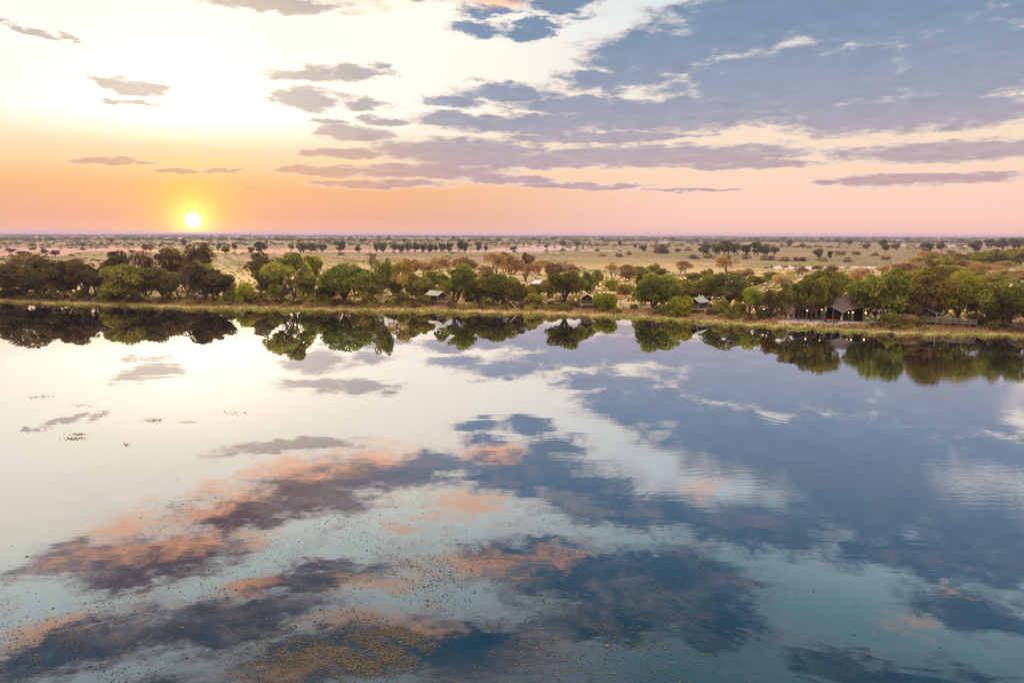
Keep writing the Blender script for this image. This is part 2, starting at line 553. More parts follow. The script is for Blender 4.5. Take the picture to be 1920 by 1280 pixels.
def ground_mat(N):
    g = N.new('ShaderNodeNewGeometry')
    pos = g.outputs['Position']
    x, y, z = N.sep(pos)
    n1 = N.noise(pos, 0.012, 5, 0.6)
    n2 = N.noise(pos, 0.09, 5, 0.65)
    n3 = N.noise(pos, 0.9, 4, 0.65)
    n4 = N.noise(N.v('MULTIPLY', pos, (0.0022, 0.0075, 0.0)), 1.0, 5, 0.65)
    n5 = N.noise(N.v('MULTIPLY', pos, (0.012, 0.05, 0.0)), 1.0, 4, 0.65)
    straw = N.mix(n3, (0.42, 0.25, 0.105, 1), (0.66, 0.43, 0.20, 1))
    olive = N.mix(n3, (0.21, 0.165, 0.065, 1), (0.36, 0.27, 0.11, 1))
    c = N.mix(N.smooth(n1, 0.46, 0.62), straw, olive)
    c = N.mix(N.m('MULTIPLY', N.smooth(n2, 0.52, 0.68), 0.7), c, (0.17, 0.105, 0.065, 1))
    dist = N.v('LENGTH', N.xyz(x, y, 0.0))
    farc = N.mix(N.smooth(n4, 0.34, 0.56), (0.38, 0.22, 0.115, 1), (0.235, 0.165, 0.07, 1))
    farc = N.mix(N.m('MULTIPLY', N.smooth(n1, 0.5, 0.66), 0.75), farc, (0.19, 0.125, 0.085, 1))
    farc = N.mix(N.m('MULTIPLY', N.smooth(n5, 0.46, 0.62), 0.85), farc, (0.105, 0.084, 0.042, 1))
    c = N.mix(N.smooth(dist, 380, 800), c, farc)
    # green wet margin, then dry bank
    zz = N.m('MULTIPLY_ADD', N.m('SUBTRACT', n2, 0.5), 0.25, z)
    c = N.mix(N.smooth(zz, 0.36, 0.20), c, N.mix(n3, (0.20, 0.17, 0.04, 1), (0.32, 0.27, 0.06, 1)))
    c = N.mix(N.smooth(zz, 0.12, 0.02), c, (0.06, 0.05, 0.025, 1))
    # trodden sand in front of the lodge and on the camp paths
    for px, py, rx, ry in ((1565, 603, 12.5, 5.5), (1490, 600, 6.0, 4.5), (1620, 605, 5.0, 6.0), (1709, 599, 1.6, 2.2), (1400, 592, 9, 0.9), (1170, 572, 5, 0.7)):
        cx, cy, _ = spot(px, py)
        q = N.v('LENGTH', N.v('MULTIPLY', N.v('SUBTRACT', pos, (cx, cy, 0)), (1 / rx, 1 / ry, 0)))
        q = N.m('MULTIPLY_ADD', N.m('SUBTRACT', n2, 0.5), 1.0, q)
        c = N.mix(N.smooth(q, 1.05, 0.8), c, N.mix(n3, (0.42, 0.31, 0.24, 1), (0.56, 0.44, 0.36, 1)))
    b = N.new('ShaderNodeBump')
    b.inputs['Strength'].default_value = 0.6
    b.inputs['Distance'].default_value = 0.4
    N.put(b.inputs['Height'], n3)
    return principled(N, c, 0.95, b.outputs[0], 0.1)


go = obj('ground', mesh('ground', V, FQ, smooth=True), mat('plain', ground_mat))
tag(go, 'dry grass plain with green lake margin reaching the horizon', kind='structure')


def water_mat(N):
    g = N.new('ShaderNodeNewGeometry')
    pos = g.outputs['Position']
    x, y, _ = N.sep(pos)
    sw = N.noise(N.v('MULTIPLY', pos, (0.10, 0.35, 0.0)), 1.0, 3, 0.5)
    dist = N.v('LENGTH', N.xyz(x, y, 0.0))
    calm = N.smooth(N.noise(pos, 0.018, 2, 0.5), 0.42, 0.62)
    near = N.smooth(dist, 60, 500, 1.0, 0.25)
    h = N.m('MULTIPLY', N.m('MULTIPLY', sw, N.m('MULTIPLY_ADD', calm, 0.008, 0.002)), near)
    brk = N.smooth(N.noise(pos, 0.22, 2, 0.5), 0.42, 0.62)
    for px, py, r0, r1, wl, am in ((1640, 1010, 14.0, 30.0, 1.1, 0.0007), (1500, 772, 3.0, 15.0, 1.5, 0.0007),
                                   (1008, 1167, 0.2, 1.3, 0.36, 0.0004)):
        cx, cy = at(px, py)
        q = N.v('DISTANCE', pos, (cx, cy, 0))
        w = N.m('SINE', N.m('MULTIPLY', N.m('MULTIPLY_ADD', brk, 0.3, q), 2 * math.pi / wl))
        env = N.m('MULTIPLY', N.smooth(q, r0, r0 + (r1 - r0) * 0.35), N.smooth(q, r0 + (r1 - r0) * 0.55, r1, 1, 0))
        h = N.m('MULTIPLY_ADD', N.m('MULTIPLY', N.m('MULTIPLY', w, brk), env), am, h)
    rip = N.noise(N.v('MULTIPLY', pos, (0.25, 1.6, 0.0)), 1.0, 3, 0.6)
    for px, py, rx, ry, am in ((1830, 905, 18, 18, 0.008), (1800, 690, 40, 45, 0.006), (1350, 890, 16, 16, 0.004)):
        cx, cy = at(px, py)
        q = N.v('LENGTH', N.v('MULTIPLY', N.v('SUBTRACT', pos, (cx, cy, 0)), (1 / rx, 1 / ry, 0)))
        h = N.m('MULTIPLY_ADD', N.m('MULTIPLY', rip, N.smooth(q, 1.0, 0.3)), am, h)
    b = N.new('ShaderNodeBump')
    b.inputs['Strength'].default_value = 1.0
    b.inputs['Distance'].default_value = 1.0
    N.put(b.inputs['Height'], h)
    gl = N.new('ShaderNodeBsdfGlossy')
    gl.inputs['Color'].default_value = (1, 1, 1, 1)
    gl.inputs['Roughness'].default_value = 0.0
    N.put(gl.inputs['Normal'], b.outputs[0])
    di = N.new('ShaderNodeBsdfDiffuse')
    di.inputs['Color'].default_value = (0.003, 0.012, 0.020, 1)
    lw = N.new('ShaderNodeLayerWeight')
    lw.inputs[0].default_value = 0.5
    fac = N.smooth(lw.outputs['Facing'], 0.40, 0.97, 0.125, 0.98)
    mx = N.new('ShaderNodeMixShader')
    N.put(mx.inputs[0], fac)
    N.t.links.new(di.outputs[0], mx.inputs[1])
    N.t.links.new(gl.outputs[0], mx.inputs[2])
    return mx.outputs[0]


wv = [(-4000, -600, 0), (4000, -600, 0), (4000, 6000, 0), (-4000, 6000, 0)]
wo_ = obj('water', mesh('water', wv, [(0, 1, 2, 3)]), mat('lake_water', water_mat))
tag(wo_, 'calm lake mirroring trees and sunset clouds', kind='structure')

# ------------------------------------------------------------------ trees: a few kinds of each, shared by all copies
rng = np.random.default_rng(11)


def unit(n):
    v = rng.normal(size=(n, 3))
    return v / np.linalg.norm(v, axis=1, keepdims=True)


def cards(P, Nrm, size, tint):
    """one small bent leaf spray at each point: quad"""
    n = len(P)
    r = unit(n)
    a = np.cross(Nrm, r)
    a /= np.linalg.norm(a, axis=1, keepdims=True) + 1e-9
    b = np.cross(Nrm, a)
    s = size * rng.uniform(0.6, 1.3, (n, 1))
    a, b = a * s, b * s * rng.uniform(0.45, 0.8, (n, 1))
    fold = Nrm * s * 0.25
    V = np.stack([P - a + fold * 0, P - b - fold, P + a, P + b + fold], 1).reshape(-1, 3)
    Fq = np.arange(n * 4).reshape(n, 4)
    return V, Fq, np.clip(tint, 0, 1)


def make_tree(seed, H, Rc, z0, nl, n, leaf, flat=1.0, stems=1, lobe=(0.30, 0.46), gaps=0.0, trunk_r=0.38, dome=False, lean=0.0, limbs=True):
    global rng
    rng = np.random.default_rng(seed)
    zc, hz = (z0 + H) / 2, (H - z0) / 2
    C, LR = [], []
    for k in range(nl):
        d = unit(1)[0]
        if dome:
            d[2] = abs(d[2])
        rr = rng.uniform(0.35, 0.74)
        lr = rng.uniform(*lobe)
        rr = min(rr, 1.02 - lr * 0.9)
        c = np.array([d[0] * Rc * rr, d[1] * Rc * rr, zc + d[2] * hz * rr * flat])
        if dome:
            c[2] = z0 + abs(d[2]) * (H - z0) * rr
        C.append(c)
        LR.append(lr)
    C = np.array(C)
    LR = np.array(LR)
    # keep the crown as wide and high as asked
    P, Nn, T = [], [], []
    per = (n * LR ** 2 / (LR ** 2).sum()).astype(int)
    for c, lr, m in zip(C, LR, per):
        u = unit(int(m * 1.5))
        keep = (u[:, 2] > -0.35) | (rng.random(len(u)) < 0.4)
        u = u[keep][:m]
        rad = rng.uniform(0.62, 1.05, (len(u), 1)) ** 0.8
        p = c + u * rad * np.array([lr * Rc, lr * Rc, lr * hz * 1.05])
        if gaps:
            g = wob(p[:, 0], p[:, 1] + p[:, 2] * 1.3, 2.2 / 1.0, seed) + 0.3 * rng.normal(size=len(p))
            k = g > (gaps - 0.6)
            p, u = p[k], u[k]
        P.append(p)
        nn = u * 0.7 + unit(len(u)) * 0.8
        Nn.append(nn / np.linalg.norm(nn, axis=1, keepdims=True))
        T.append(np.clip(rng.uniform(0.0, 1.0) + rng.normal(0, 0.22, len(u)), 0, 1))
    P, Nn, T = np.concatenate(P), np.concatenate(Nn), np.concatenate(T)
    P[:, 2] = np.maximum(P[:, 2], 0.15)
    cv, cf, ct = cards(P, Nn, leaf, T)
    top = cv[:, 2].max()
    cv[:, 2] *= H / top
    wr = np.percentile(np.hypot(cv[:, 0], cv[:, 1]), 98)
    cv[:, :2] *= Rc / wr
    crown = mesh('crown', cv, cf, ct)
    b = MB()
    fork = max(0.12 * H, z0 * 0.75)
    for s in range(stems):
        t = 2 * math.pi * (s + 0.3) / max(stems, 1)
        off = 0.0 if stems == 1 else 0.08 * Rc
        bx, by = off * math.cos(t), off * math.sin(t)
        sp = (0.0 if stems == 1 else 0.22 * Rc)
        tx, ty = bx + sp * math.cos(t) + lean * Rc, by + sp * math.sin(t)
        r0 = trunk_r * (1.0 if stems == 1 else 0.75)
        b.tube([(bx * 1.2, by * 1.2, -0.4), (bx, by, 0.25 * fork), ((bx + tx) / 2, (by + ty) / 2, 0.6 * fork), (tx, ty, fork)],
               [r0 * 1.7, r0 * 1.1, r0 * 0.9, r0 * 0.8], 7)
        if limbs:
            mine = [k for k in range(nl) if k % stems == s]
            for k in mine:
                c = Vector(C[k] * np.array([1, 1, H / top]))
                st = Vector((tx, ty, fork - 0.03 * H * (k % 3)))
                mid = st.lerp(c, 0.5) + Vector((0, 0, 0.05 * H)) + Vector(rng.normal(0, 0.03 * Rc, 3))
                e = st.lerp(c, 1.12)
                b.tube([st, mid, c, e], [r0 * 0.55, r0 * 0.36, r0 * 0.18, r0 * 0.06], 5)
    tm = mesh('trunk', b.v, b.f, smooth=True)
    return dict(crown=crown, trunk=tm, H=H, R=Rc)


def make_bare(seed, H, Rc, twigs=True):
    rr = random.Random(seed)
    b, tips = MB(), []

    def grow(p, d, L, r, lev):
        q = p + d * L
        m = p.lerp(q, 0.5) + Vector((rr.uniform(-1, 1), rr.uniform(-1, 1), 0.3)) * L * 0.08
        b.tube([p, m, q], [r, r * 0.8, r * 0.6], 5)
        if lev == 0:
            tips.append(q)
            return
        for _ in range(3 if lev > 1 else 4):
            nd = (d + Vector((rr.uniform(-1, 1), rr.uniform(-1, 1), rr.uniform(-0.3, 0.7))) * 0.85).normalized()
            grow(q, nd, L * rr.uniform(0.62, 0.8), r * 0.6, lev - 1)
    grow(Vector((0, 0, -0.3)), Vector((0, 0, 1)), H * 0.3, 0.32, 4)
    V = np.array(b.v)
    V[:, 2] *= H / V[:, 2].max()
    V[:, :2] *= Rc / np.abs(V[:, :2]).max()
    tm = mesh('trunk', V, b.f)
    global rng
    rng = np.random.default_rng(seed)
    T = np.array([tuple(t) for t in tips]) * np.array([1, 1, 1])
    T[:, 2] *= H / T[:, 2].max()
    T[:, :2] *= Rc / np.abs(T[:, :2]).max()
    P = np.repeat(T, 7, 0) + rng.normal(0, 0.45, (len(T) * 7, 3))
    cv, cf, ct = cards(P, unit(len(P)), 0.22, rng.random(len(P)))
    return dict(crown=mesh('crown', cv, cf, ct), trunk=tm, H=H, R=Rc)


def make_palm(seed):
    global rng
    rng = np.random.default_rng(seed)
    b = MB()
    b.tube([(0, 0, -0.3), (0.1, 0, 2.5), (0.3, 0.1, 5.0)], [0.28, 0.2, 0.18], 7)
    tm = mesh('trunk', b.v, b.f, smooth=True)
    V, Fq, T = [], [], []
    for k in range(26):
        t, e = rng.uniform(0, 2 * math.pi), rng.uniform(-0.5, 1.3)
        d = np.array([math.cos(t) * math.cos(e), math.sin(t) * math.cos(e), math.sin(e)])
        s = np.array([-math.sin(t), math.cos(t), 0])
        c = np.array([0.3, 0.1, 5.0])
        for j in range(9):
            w = (j - 4) * 0.22
            dd = d * math.cos(w) + s * math.sin(w)
            m, tip = c + d * 0.9, c + d * 0.9 + dd * 1.15 - np.array([0, 0, 0.25])
            q = s * 0.06
            i0 = len(V)
            V += [m - q, m + q, tip + q * 0.3, tip - q * 0.3]
            Fq.append((i0, i0 + 1, i0 + 2, i0 + 3))
            T.append(rng.random())
    return dict(crown=mesh('crown', np.array(V), np.array(Fq), T), trunk=tm, H=6.6, R=2.0)


KIND = {
    'broad': [make_tree(s, 16, 8.5, 3.4, 26, 8600, 0.40, stems=st, gaps=0.42, lobe=(0.15, 0.38)) for s, st in ((1, 1), (2, 2), (3, 1), (4, 3))],
    'tall': [make_tree(s, 18, 5.5, 4.4, 20, 6200, 0.38, gaps=0.42, lobe=(0.20, 0.42)) for s in (11, 12, 13)],
    'low': [make_tree(s, 11, 7.5, 1.0, 26, 7600, 0.38, stems=3, gaps=0.36, lobe=(0.15, 0.38)) for s in (21, 22, 23)],
    'thin': [make_tree(s, 12, 6.0, 3.0, 12, 2600, 0.34, stems=2, gaps=0.55, lobe=(0.24, 0.40), trunk_r=0.26) for s in (31, 32, 33)],
    'bush': [make_tree(s, 4, 3.4, 0.2, 12, 2800, 0.26, stems=3, dome=True, trunk_r=0.10) for s in (41, 42, 43)],
    'flat': [make_tree(s, 10, 8.0, 5.0, 13, 3600, 0.42, flat=0.7, gaps=0.3) for s in (51, 52)],
    'farround': [make_tree(s, 12, 6.5, 1.6, 14, 900, 0.80, stems=2, gaps=0.32, lobe=(0.18, 0.42)) for s in (61, 62, 63)],
    'farflat': [make_tree(s, 10, 7.0, 2.0, 12, 800, 0.80, flat=0.9, stems=2, gaps=0.32, lobe=(0.18, 0.42)) for s in (64, 65)],
    'farlow': [make_tree(s, 6, 6.0, 0.3, 16, 800, 0.55, stems=3, dome=True, trunk_r=0.2, gaps=0.4, lobe=(0.14, 0.36)) for s in (66, 67)],
    'bare': [make_bare(71, 11, 7), make_bare(72, 11, 7)],
    'palm': [make_palm(81)],
}
used = {}
NAME = {'broad': 'shade_tree', 'tall': 'tall_tree', 'low': 'spreading_tree', 'thin': 'thin_tree', 'bush': 'bush', 'flat': 'flat_topped_tree',
        'farround': 'plain_tree', 'farflat': 'plain_tree', 'farlow': 'plain_bush', 'bare': 'bare_tree', 'palm': 'palm_tree'}
CAT = {'bush': 'bush', 'farlow': 'bush', 'palm': 'palm'}


def plant(kind, px, base, top, hw, col, label, group, bark='bark', var=None):
    """a tree whose foot is seen at (px, base), its top at height top and its half width hw in pixels"""
    x, y, z = spot(px, base)
    D = math.hypot(x, y)
    # height from the sight line to the top at that distance
    d = ray(px, top)
    h = CAM_H + d.z / math.hypot(d.x, d.y) * D - z
    h = max(h, 0.8)
    w = hw / F * D
    lib = KIND[kind]
    k = used.get(kind, 0) if var is None else var
    used[kind] = k + 1
    t = lib[k % len(lib)]
    e = empty(NAME[kind], (x, y, z), random.uniform(0, 6.28), (w / t['R'], w / t['R'], h / t['H']))
    tag(e, label, CAT.get(kind, 'tree'), group)
    obj('trunk', t['trunk'], bark, e)
    obj('crown', t['crown'], col, e)
    return e


ORD = ['first', 'second', 'third', 'fourth', 'fifth', 'sixth', 'seventh', 'eighth', 'ninth', 'tenth', 'eleventh', 'twelfth', 'thirteenth',
       'fourteenth', 'fifteenth', 'sixteenth', 'seventeenth', 'eighteenth', 'nineteenth', 'twentieth']
TENS = {2: 'twenty', 3: 'thirty', 4: 'forty', 5: 'fifty', 6: 'sixty', 7: 'seventy', 8: 'eighty'}


def ordinal(n):
    if n < 20:
        return ORD[n]
    a, b = divmod(n + 1, 10)
    if b == 0:
        return TENS[a][:-1] + 'ieth'
    return TENS[a] + '-' + ORD[b - 1]


G1 = 'trees along the far shore'
SHORE_TREES = [
    ('broad', 48, 560, 473, 50, 'umber', 'large dark umber tree at the left end of the far shore'),
    ('low', 112, 561, 486, 36, 'dark', 'dark dense tree beside the leaning pale log on the shore'),
    ('broad', 164, 560, 483, 38, 'umber', 'brownish round tree between the leaning log and the fallen branch'),
    ('tall', 222, 551, 468, 27, 'dark', 'tall uneven dark tree rising behind the left shore thicket'),
    ('low', 248, 565, 492, 46, 'olive', 'wide olive tree low over the left bank grass'),
    ('thin', 272, 545, 468, 22, 'umber', 'thin brown tree poking above the wide olive tree'),
    ('broad', 305, 564, 497, 38, 'umber', 'round umber tree behind the fallen branch on the bank'),
    ('tall', 322, 540, 463, 26, 'umber', 'tall brown tree left of the one under the sun'),
    ('tall', 372, 545, 454, 30, 'umber', 'tallest brown tree directly under the sun'),
    ('thin', 343, 562, 503, 30, 'mauve', 'mauve half bare tree below the sun near the water'),
    ('low', 398, 566, 496, 39, 'dark', 'round dark tree with lobed crown right below the sun'),
    ('tall', 489, 548, 471, 26, 'umber', 'tall reddish brown tree behind the double trunk tree'),
    ('broad', 546, 570, 472, 46, 'olive', 'largest olive tree with two dark trunks on the shore'),
    ('tall', 588, 548, 477, 23, 'olive', 'slim olive tree just right of the double trunk tree'),
    ('low', 610, 570, 528, 24, 'dark', 'low dark tree squeezed between two large olive trees'),
    ('broad', 645, 572, 491, 50, 'green', 'broad green tree left of the tall slender tree'),
    ('low', 690, 572, 520, 26, 'olive', 'low olive tree at the foot of the slender tree'),
    ('tall', 717, 571, 483, 23, 'green', 'tall slender green tree with pale forked trunk beside it'),
    ('bare', 690, 545, 472, 20, 'mauve', 'leafless grey tree behind the tall slender tree'),
    ('thin', 756, 560, 486, 27, 'gold', 'thin yellowish tree with bare twigs right of the slender tree'),
    ('low', 790, 567, 512, 30, 'olive', 'mid height olive tree left of the cream roofed tent'),
    ('broad', 855, 570, 492, 39, 'green', 'broad green tree leaning over the cream roofed tent'),
    ('low', 890, 571, 521, 24, 'green', 'small green tree right of the cream roofed tent'),
    ('low', 935, 572, 511, 41, 'green', 'large rounded grey green tree over the hidden dark tent'),
    ('low', 982, 572, 530, 27, 'olive', 'olive tree below the pale sheet roof'),
    ('broad', 1058, 574, 505, 37, 'green', 'round green tree left of the gabled stilt tent'),
    ('tall', 1103, 568, 508, 19, 'green', 'narrow green tree standing over the gabled stilt tent'),
    ('low', 1232, 580, 510, 44, 'green', 'large dense green tree right of the grassy clearing'),
    ('tall', 1206, 565, 508, 17, 'dark', 'dark narrow tree at the left edge of the dense clearing tree'),
    ('broad', 1322, 572, 524, 32, 'olive', 'yellow green tree above the third stilt tent'),
    ('broad', 1367, 578, 508, 42, 'dark', 'big dark crowned tree right of the third stilt tent'),
    ('broad', 1412, 592, 538, 24, 'lime', 'bright olive tree with lamp below it left of the lodge'),
    ('tall', 1446, 597, 541, 19, 'olive', 'slim olive tree between two lamps left of the lodge'),
    ('tall', 1478, 600, 527, 26, 'olive', 'tall olive tree with pale trunk beside the sand terrace'),
    ('low', 1537, 597, 501, 39, 'green', 'huge green tree between the two canvas lodge roofs'),
    ('broad', 1520, 602, 514, 27, 'olive', 'olive tree hanging over the left lodge roof before the terrace'),
    ('tall', 1497, 601, 530, 18, 'green', 'narrow green tree by the canoe left of the lodge roofs'),
    ('low', 1642, 603, 502, 52, 'green', 'largest bright green tree right of the canvas lodge'),
    ('low', 1690, 603, 540, 34, 'olive', 'olive tree between the lodge and the timber boardwalk'),
    ('broad', 1746, 607, 498, 42, 'olive', 'tall olive tree behind the left end of the boardwalk'),
    ('low', 1728, 606, 532, 26, 'tan', 'brown leaved tree before the tall olive tree by the boardwalk'),
    ('broad', 1795, 607, 505, 42, 'lime', 'yellow green spreading tree above the boardwalk'),
    ('tall', 1850, 611, 519, 30, 'olive', 'tree with straight dark trunk right of the boardwalk'),
    ('broad', 1908, 615, 527, 38, 'green', 'green tree with dark trunk at the right edge of the photo'),
    ('low', 1880, 605, 535, 30, 'dark', 'dark tree second from the right edge of the shore'),
]
for kind, px, base, top, hw, col, label in SHORE_TREES:
    plant(kind, px, base, top, hw, col, label, G1, 'pale_bark' if 'pale' in label or 'leafless' in label else 'bark')

G2 = 'bushes along the far shore'
SHORE_BUSHES = [
    (432, 566, 542, 16, 'olive', 'olive bush right of the round dark lobed tree'),
    (460, 566, 528, 17, 'lime', 'light green bush in the gap right of the sun'),
    (476, 568, 546, 20, 'olive', 'greyish olive bush left of the double trunk tree'),
    (150, 561, 540, 18, 'olive', 'olive bush behind the leaning pale log'),
    (205, 564, 540, 20, 'olive', 'dull olive bush under the left shore trees'),
    (608, 571, 549, 13, 'lime', 'lime bush under the gap between the broad trees'),
    (757, 571, 546, 15, 'green', 'round dark green bush left of the cream roofed tent'),
    (795, 573, 552, 17, 'olive', 'olive bush touching the cream roofed tent'),
    (827, 552, 536, 14, 'lime', 'bright lime bush just behind the cream roof'),
    (880, 566, 546, 9, 'lime', 'small lime bush right of the cream roofed tent'),
    (1000, 575, 548, 20, 'olive', 'olive bush left of the gabled tent under the sheet roof'),
    (1134, 582, 548, 22, 'lime', 'bright green bush touching the gabled stilt tent'),
    (1118, 577, 559, 10, 'green', 'small green bush at the gabled tent corner'),
    (1147, 545, 524, 15, 'lime', 'lime bush up the slope above the bright green bush'),
    (1172, 552, 532, 17, 'gold', 'faded yellow bush on the grassy clearing'),
    (1188, 580, 570, 9, 'olive', 'tiny olive bush at the path on the clearing'),
    (1278, 592, 553, 25, 'lime', 'feathery light green bush left of the third stilt tent'),
    (1250, 590, 568, 16, 'olive', 'low olive bush under the dense clearing tree'),
    (1350, 589, 560, 22, 'olive', 'reedy olive bush right of the third stilt tent'),
    (1385, 590, 566, 14, 'lime', 'yellow green bush below the big dark crowned tree'),
    (1335, 591, 577, 10, 'mauve', 'grey twiggy bush under the third tent deck'),
    (1430, 598, 578, 15, 'dark', 'dark bush beneath the slim olive lamp tree'),
    (1670, 610, 584, 18, 'olive', 'olive bush right of the stair rail'),
    (1700, 611, 588, 16, 'tan', 'brown bush between stair rail and boardwalk'),
    (1720, 612, 590, 14, 'olive', 'small olive bush by the dark tent near boardwalk'),
    (1830, 613, 585, 14, 'dark', 'dark bush at the right end of the boardwalk'),
    (1872, 603, 580, 18, 'lime', 'yellowish bush between the last two shore trees'),
    (1905, 621, 602, 14, 'mauve', 'grey twiggy bush at the last tree foot'),
    (20, 558, 540, 22, 'dark', 'dark bush at the far left edge of the shore'),
]
for px, base, top, hw, col, label in SHORE_BUSHES:
    plant('bush', px, base, top, hw, col, label, G2)

# the trees standing behind the shore row
BACK = {
    'tan': [(905, 535, 497, 26), (925, 520, 470, 26), (985, 528, 487, 38), (1010, 516, 486, 28), (960, 515, 478, 24), (1040, 520, 490, 22), (1078, 522, 494, 22),
            (835, 520, 478, 30), (800, 525, 488, 28), (870, 522, 480, 24), (770, 518, 484, 22), (1150, 522, 490, 17), (1178, 528, 494, 18), (1280, 517, 487, 17), (1362, 516, 478, 26),
            (1390, 524, 503, 24), (1470, 548, 507, 24), (1500, 520, 500, 16), (1615, 552, 500, 22), (1700, 525, 492, 24), (1725, 510, 478, 22), (1850, 520, 492, 26), (1900, 530, 505, 30), (1820, 512, 486, 26),
            (1745, 500, 470, 24), (1880, 512, 488, 22), (1560, 512, 498, 12), (1660, 518, 497, 16)],
    'olive': [(945, 512, 470, 16), (990, 508, 472, 13), (1225, 515, 493, 12), (1200, 522, 498, 20), (1325, 522, 503, 12), (1445, 530, 508, 16), (1765, 512, 476, 26),
              (1795, 505, 473, 24), (1840, 503, 470, 20), (1870, 500, 466, 22), (1905, 498, 464, 24), (1690, 535, 506, 22), (1720, 540, 503, 30), (1775, 530, 495, 30), (1815, 535, 505, 28), (1865, 540, 512, 28),
              (1240, 520, 502, 14), (1300, 530, 510, 18), (1420, 535, 516, 20), (820, 510, 482, 14), (640, 525, 494, 18), (740, 520, 492, 14), (1120, 535, 505, 12), (1580, 540, 508, 24)],
    'lime': [(1335, 535, 512, 18), (1290, 545, 522, 16), (1740, 525, 500, 24), (1655, 545, 520, 18), (1800, 520, 500, 20), (1890, 560, 540, 22), (1215, 545, 520, 14)],
}
BACK['thicket'] = [(18, 552, 500, 26), (75, 556, 505, 24), (95, 550, 492, 22), (135, 552, 492, 24), (190, 556, 500, 26), (215, 562, 520, 24), (238, 548, 488, 20), (275, 556, 505, 26), (318, 558, 508, 22), (362, 552, 490, 24), (385, 550, 486, 22),
                   (425, 556, 520, 18), (508, 558, 505, 26), (525, 566, 530, 22), (575, 560, 508, 24), (622, 558, 508, 22), (668, 556, 505, 24), (700, 552, 510, 20), (742, 556, 520, 22), (772, 552, 512, 22), (808, 548, 506, 22), (838, 556, 520, 18), (872, 552, 508, 22), (905, 560, 524, 24), (918, 548, 510, 22), (955, 556, 520, 22), (1005, 562, 530, 18),
                   (1030, 558, 520, 22), (1078, 556, 520, 18), (1205, 572, 535, 20), (1258, 566, 530, 24), (1290, 570, 538, 20), (1345, 562, 530, 24), (1390, 572, 536, 22), (1428, 578, 545, 20), (1462, 586, 545, 20), (1500, 580, 535, 22), (1560, 575, 530, 24),
                   (1612, 585, 530, 24), (1670, 590, 535, 28), (1705, 588, 530, 26), (1765, 592, 535, 28), (1820, 592, 535, 28), (1845, 588, 545, 24), (1895, 590, 545, 26), (1915, 575, 535, 24)]
PH = {'thicket': ('low', 'shaded thicket tree from the left within the shore belt', 'thicket trees in the shore belt'), 'tan': ('thin', 'tan dry tree from the left on the slope behind the shore trees', 'dry trees behind the shore row'),
      'olive': ('low', 'olive tree from the left on the slope behind the shore trees', 'olive trees behind the shore row'),
      'lime': ('bush', 'lime bush from the left on the slope behind the lodge camp', 'lime bushes behind the camp')}
for col, rows_ in BACK.items():
    kind, ph, grp = PH[col]
    for k, (px, base, top, hw) in enumerate(sorted(rows_)):
        plant(kind if not (col == 'tan' and k % 3 == 0) else 'low', px, base, top, hw, col if col != 'thicket' else ('umber' if px < 420 and k % 2 else ('dark', 'olive', 'green', 'gold', 'olive', 'green')[k % 6]), ordinal(k) + ' ' + ph, grp)

# singles on the plain
plant('bare', 1712, 486, 459, 20, 'mauve', 'bare spreading tree on the plain above the boardwalk trees', 'bare trees on the plain', 'pale_bark')
plant('bare', 1065, 512, 490, 14, 'mauve', 'leafless pale tree behind the round tree by the gabled tent', 'bare trees on the plain', 'pale_bark')
plant('palm', 1680, 527, 500, 12, 'green', 'fan palm behind the largest green lodge tree', 'fan palms', var=0)
plant('palm', 1562, 512, 495, 9, 'olive', 'fan palm beside the pale pool right of the huge tree', 'fan palms', var=0)
plant('palm', 1890, 545, 522, 12, 'lime', 'fan palm on the slope at the right edge', 'fan palms', var=0)

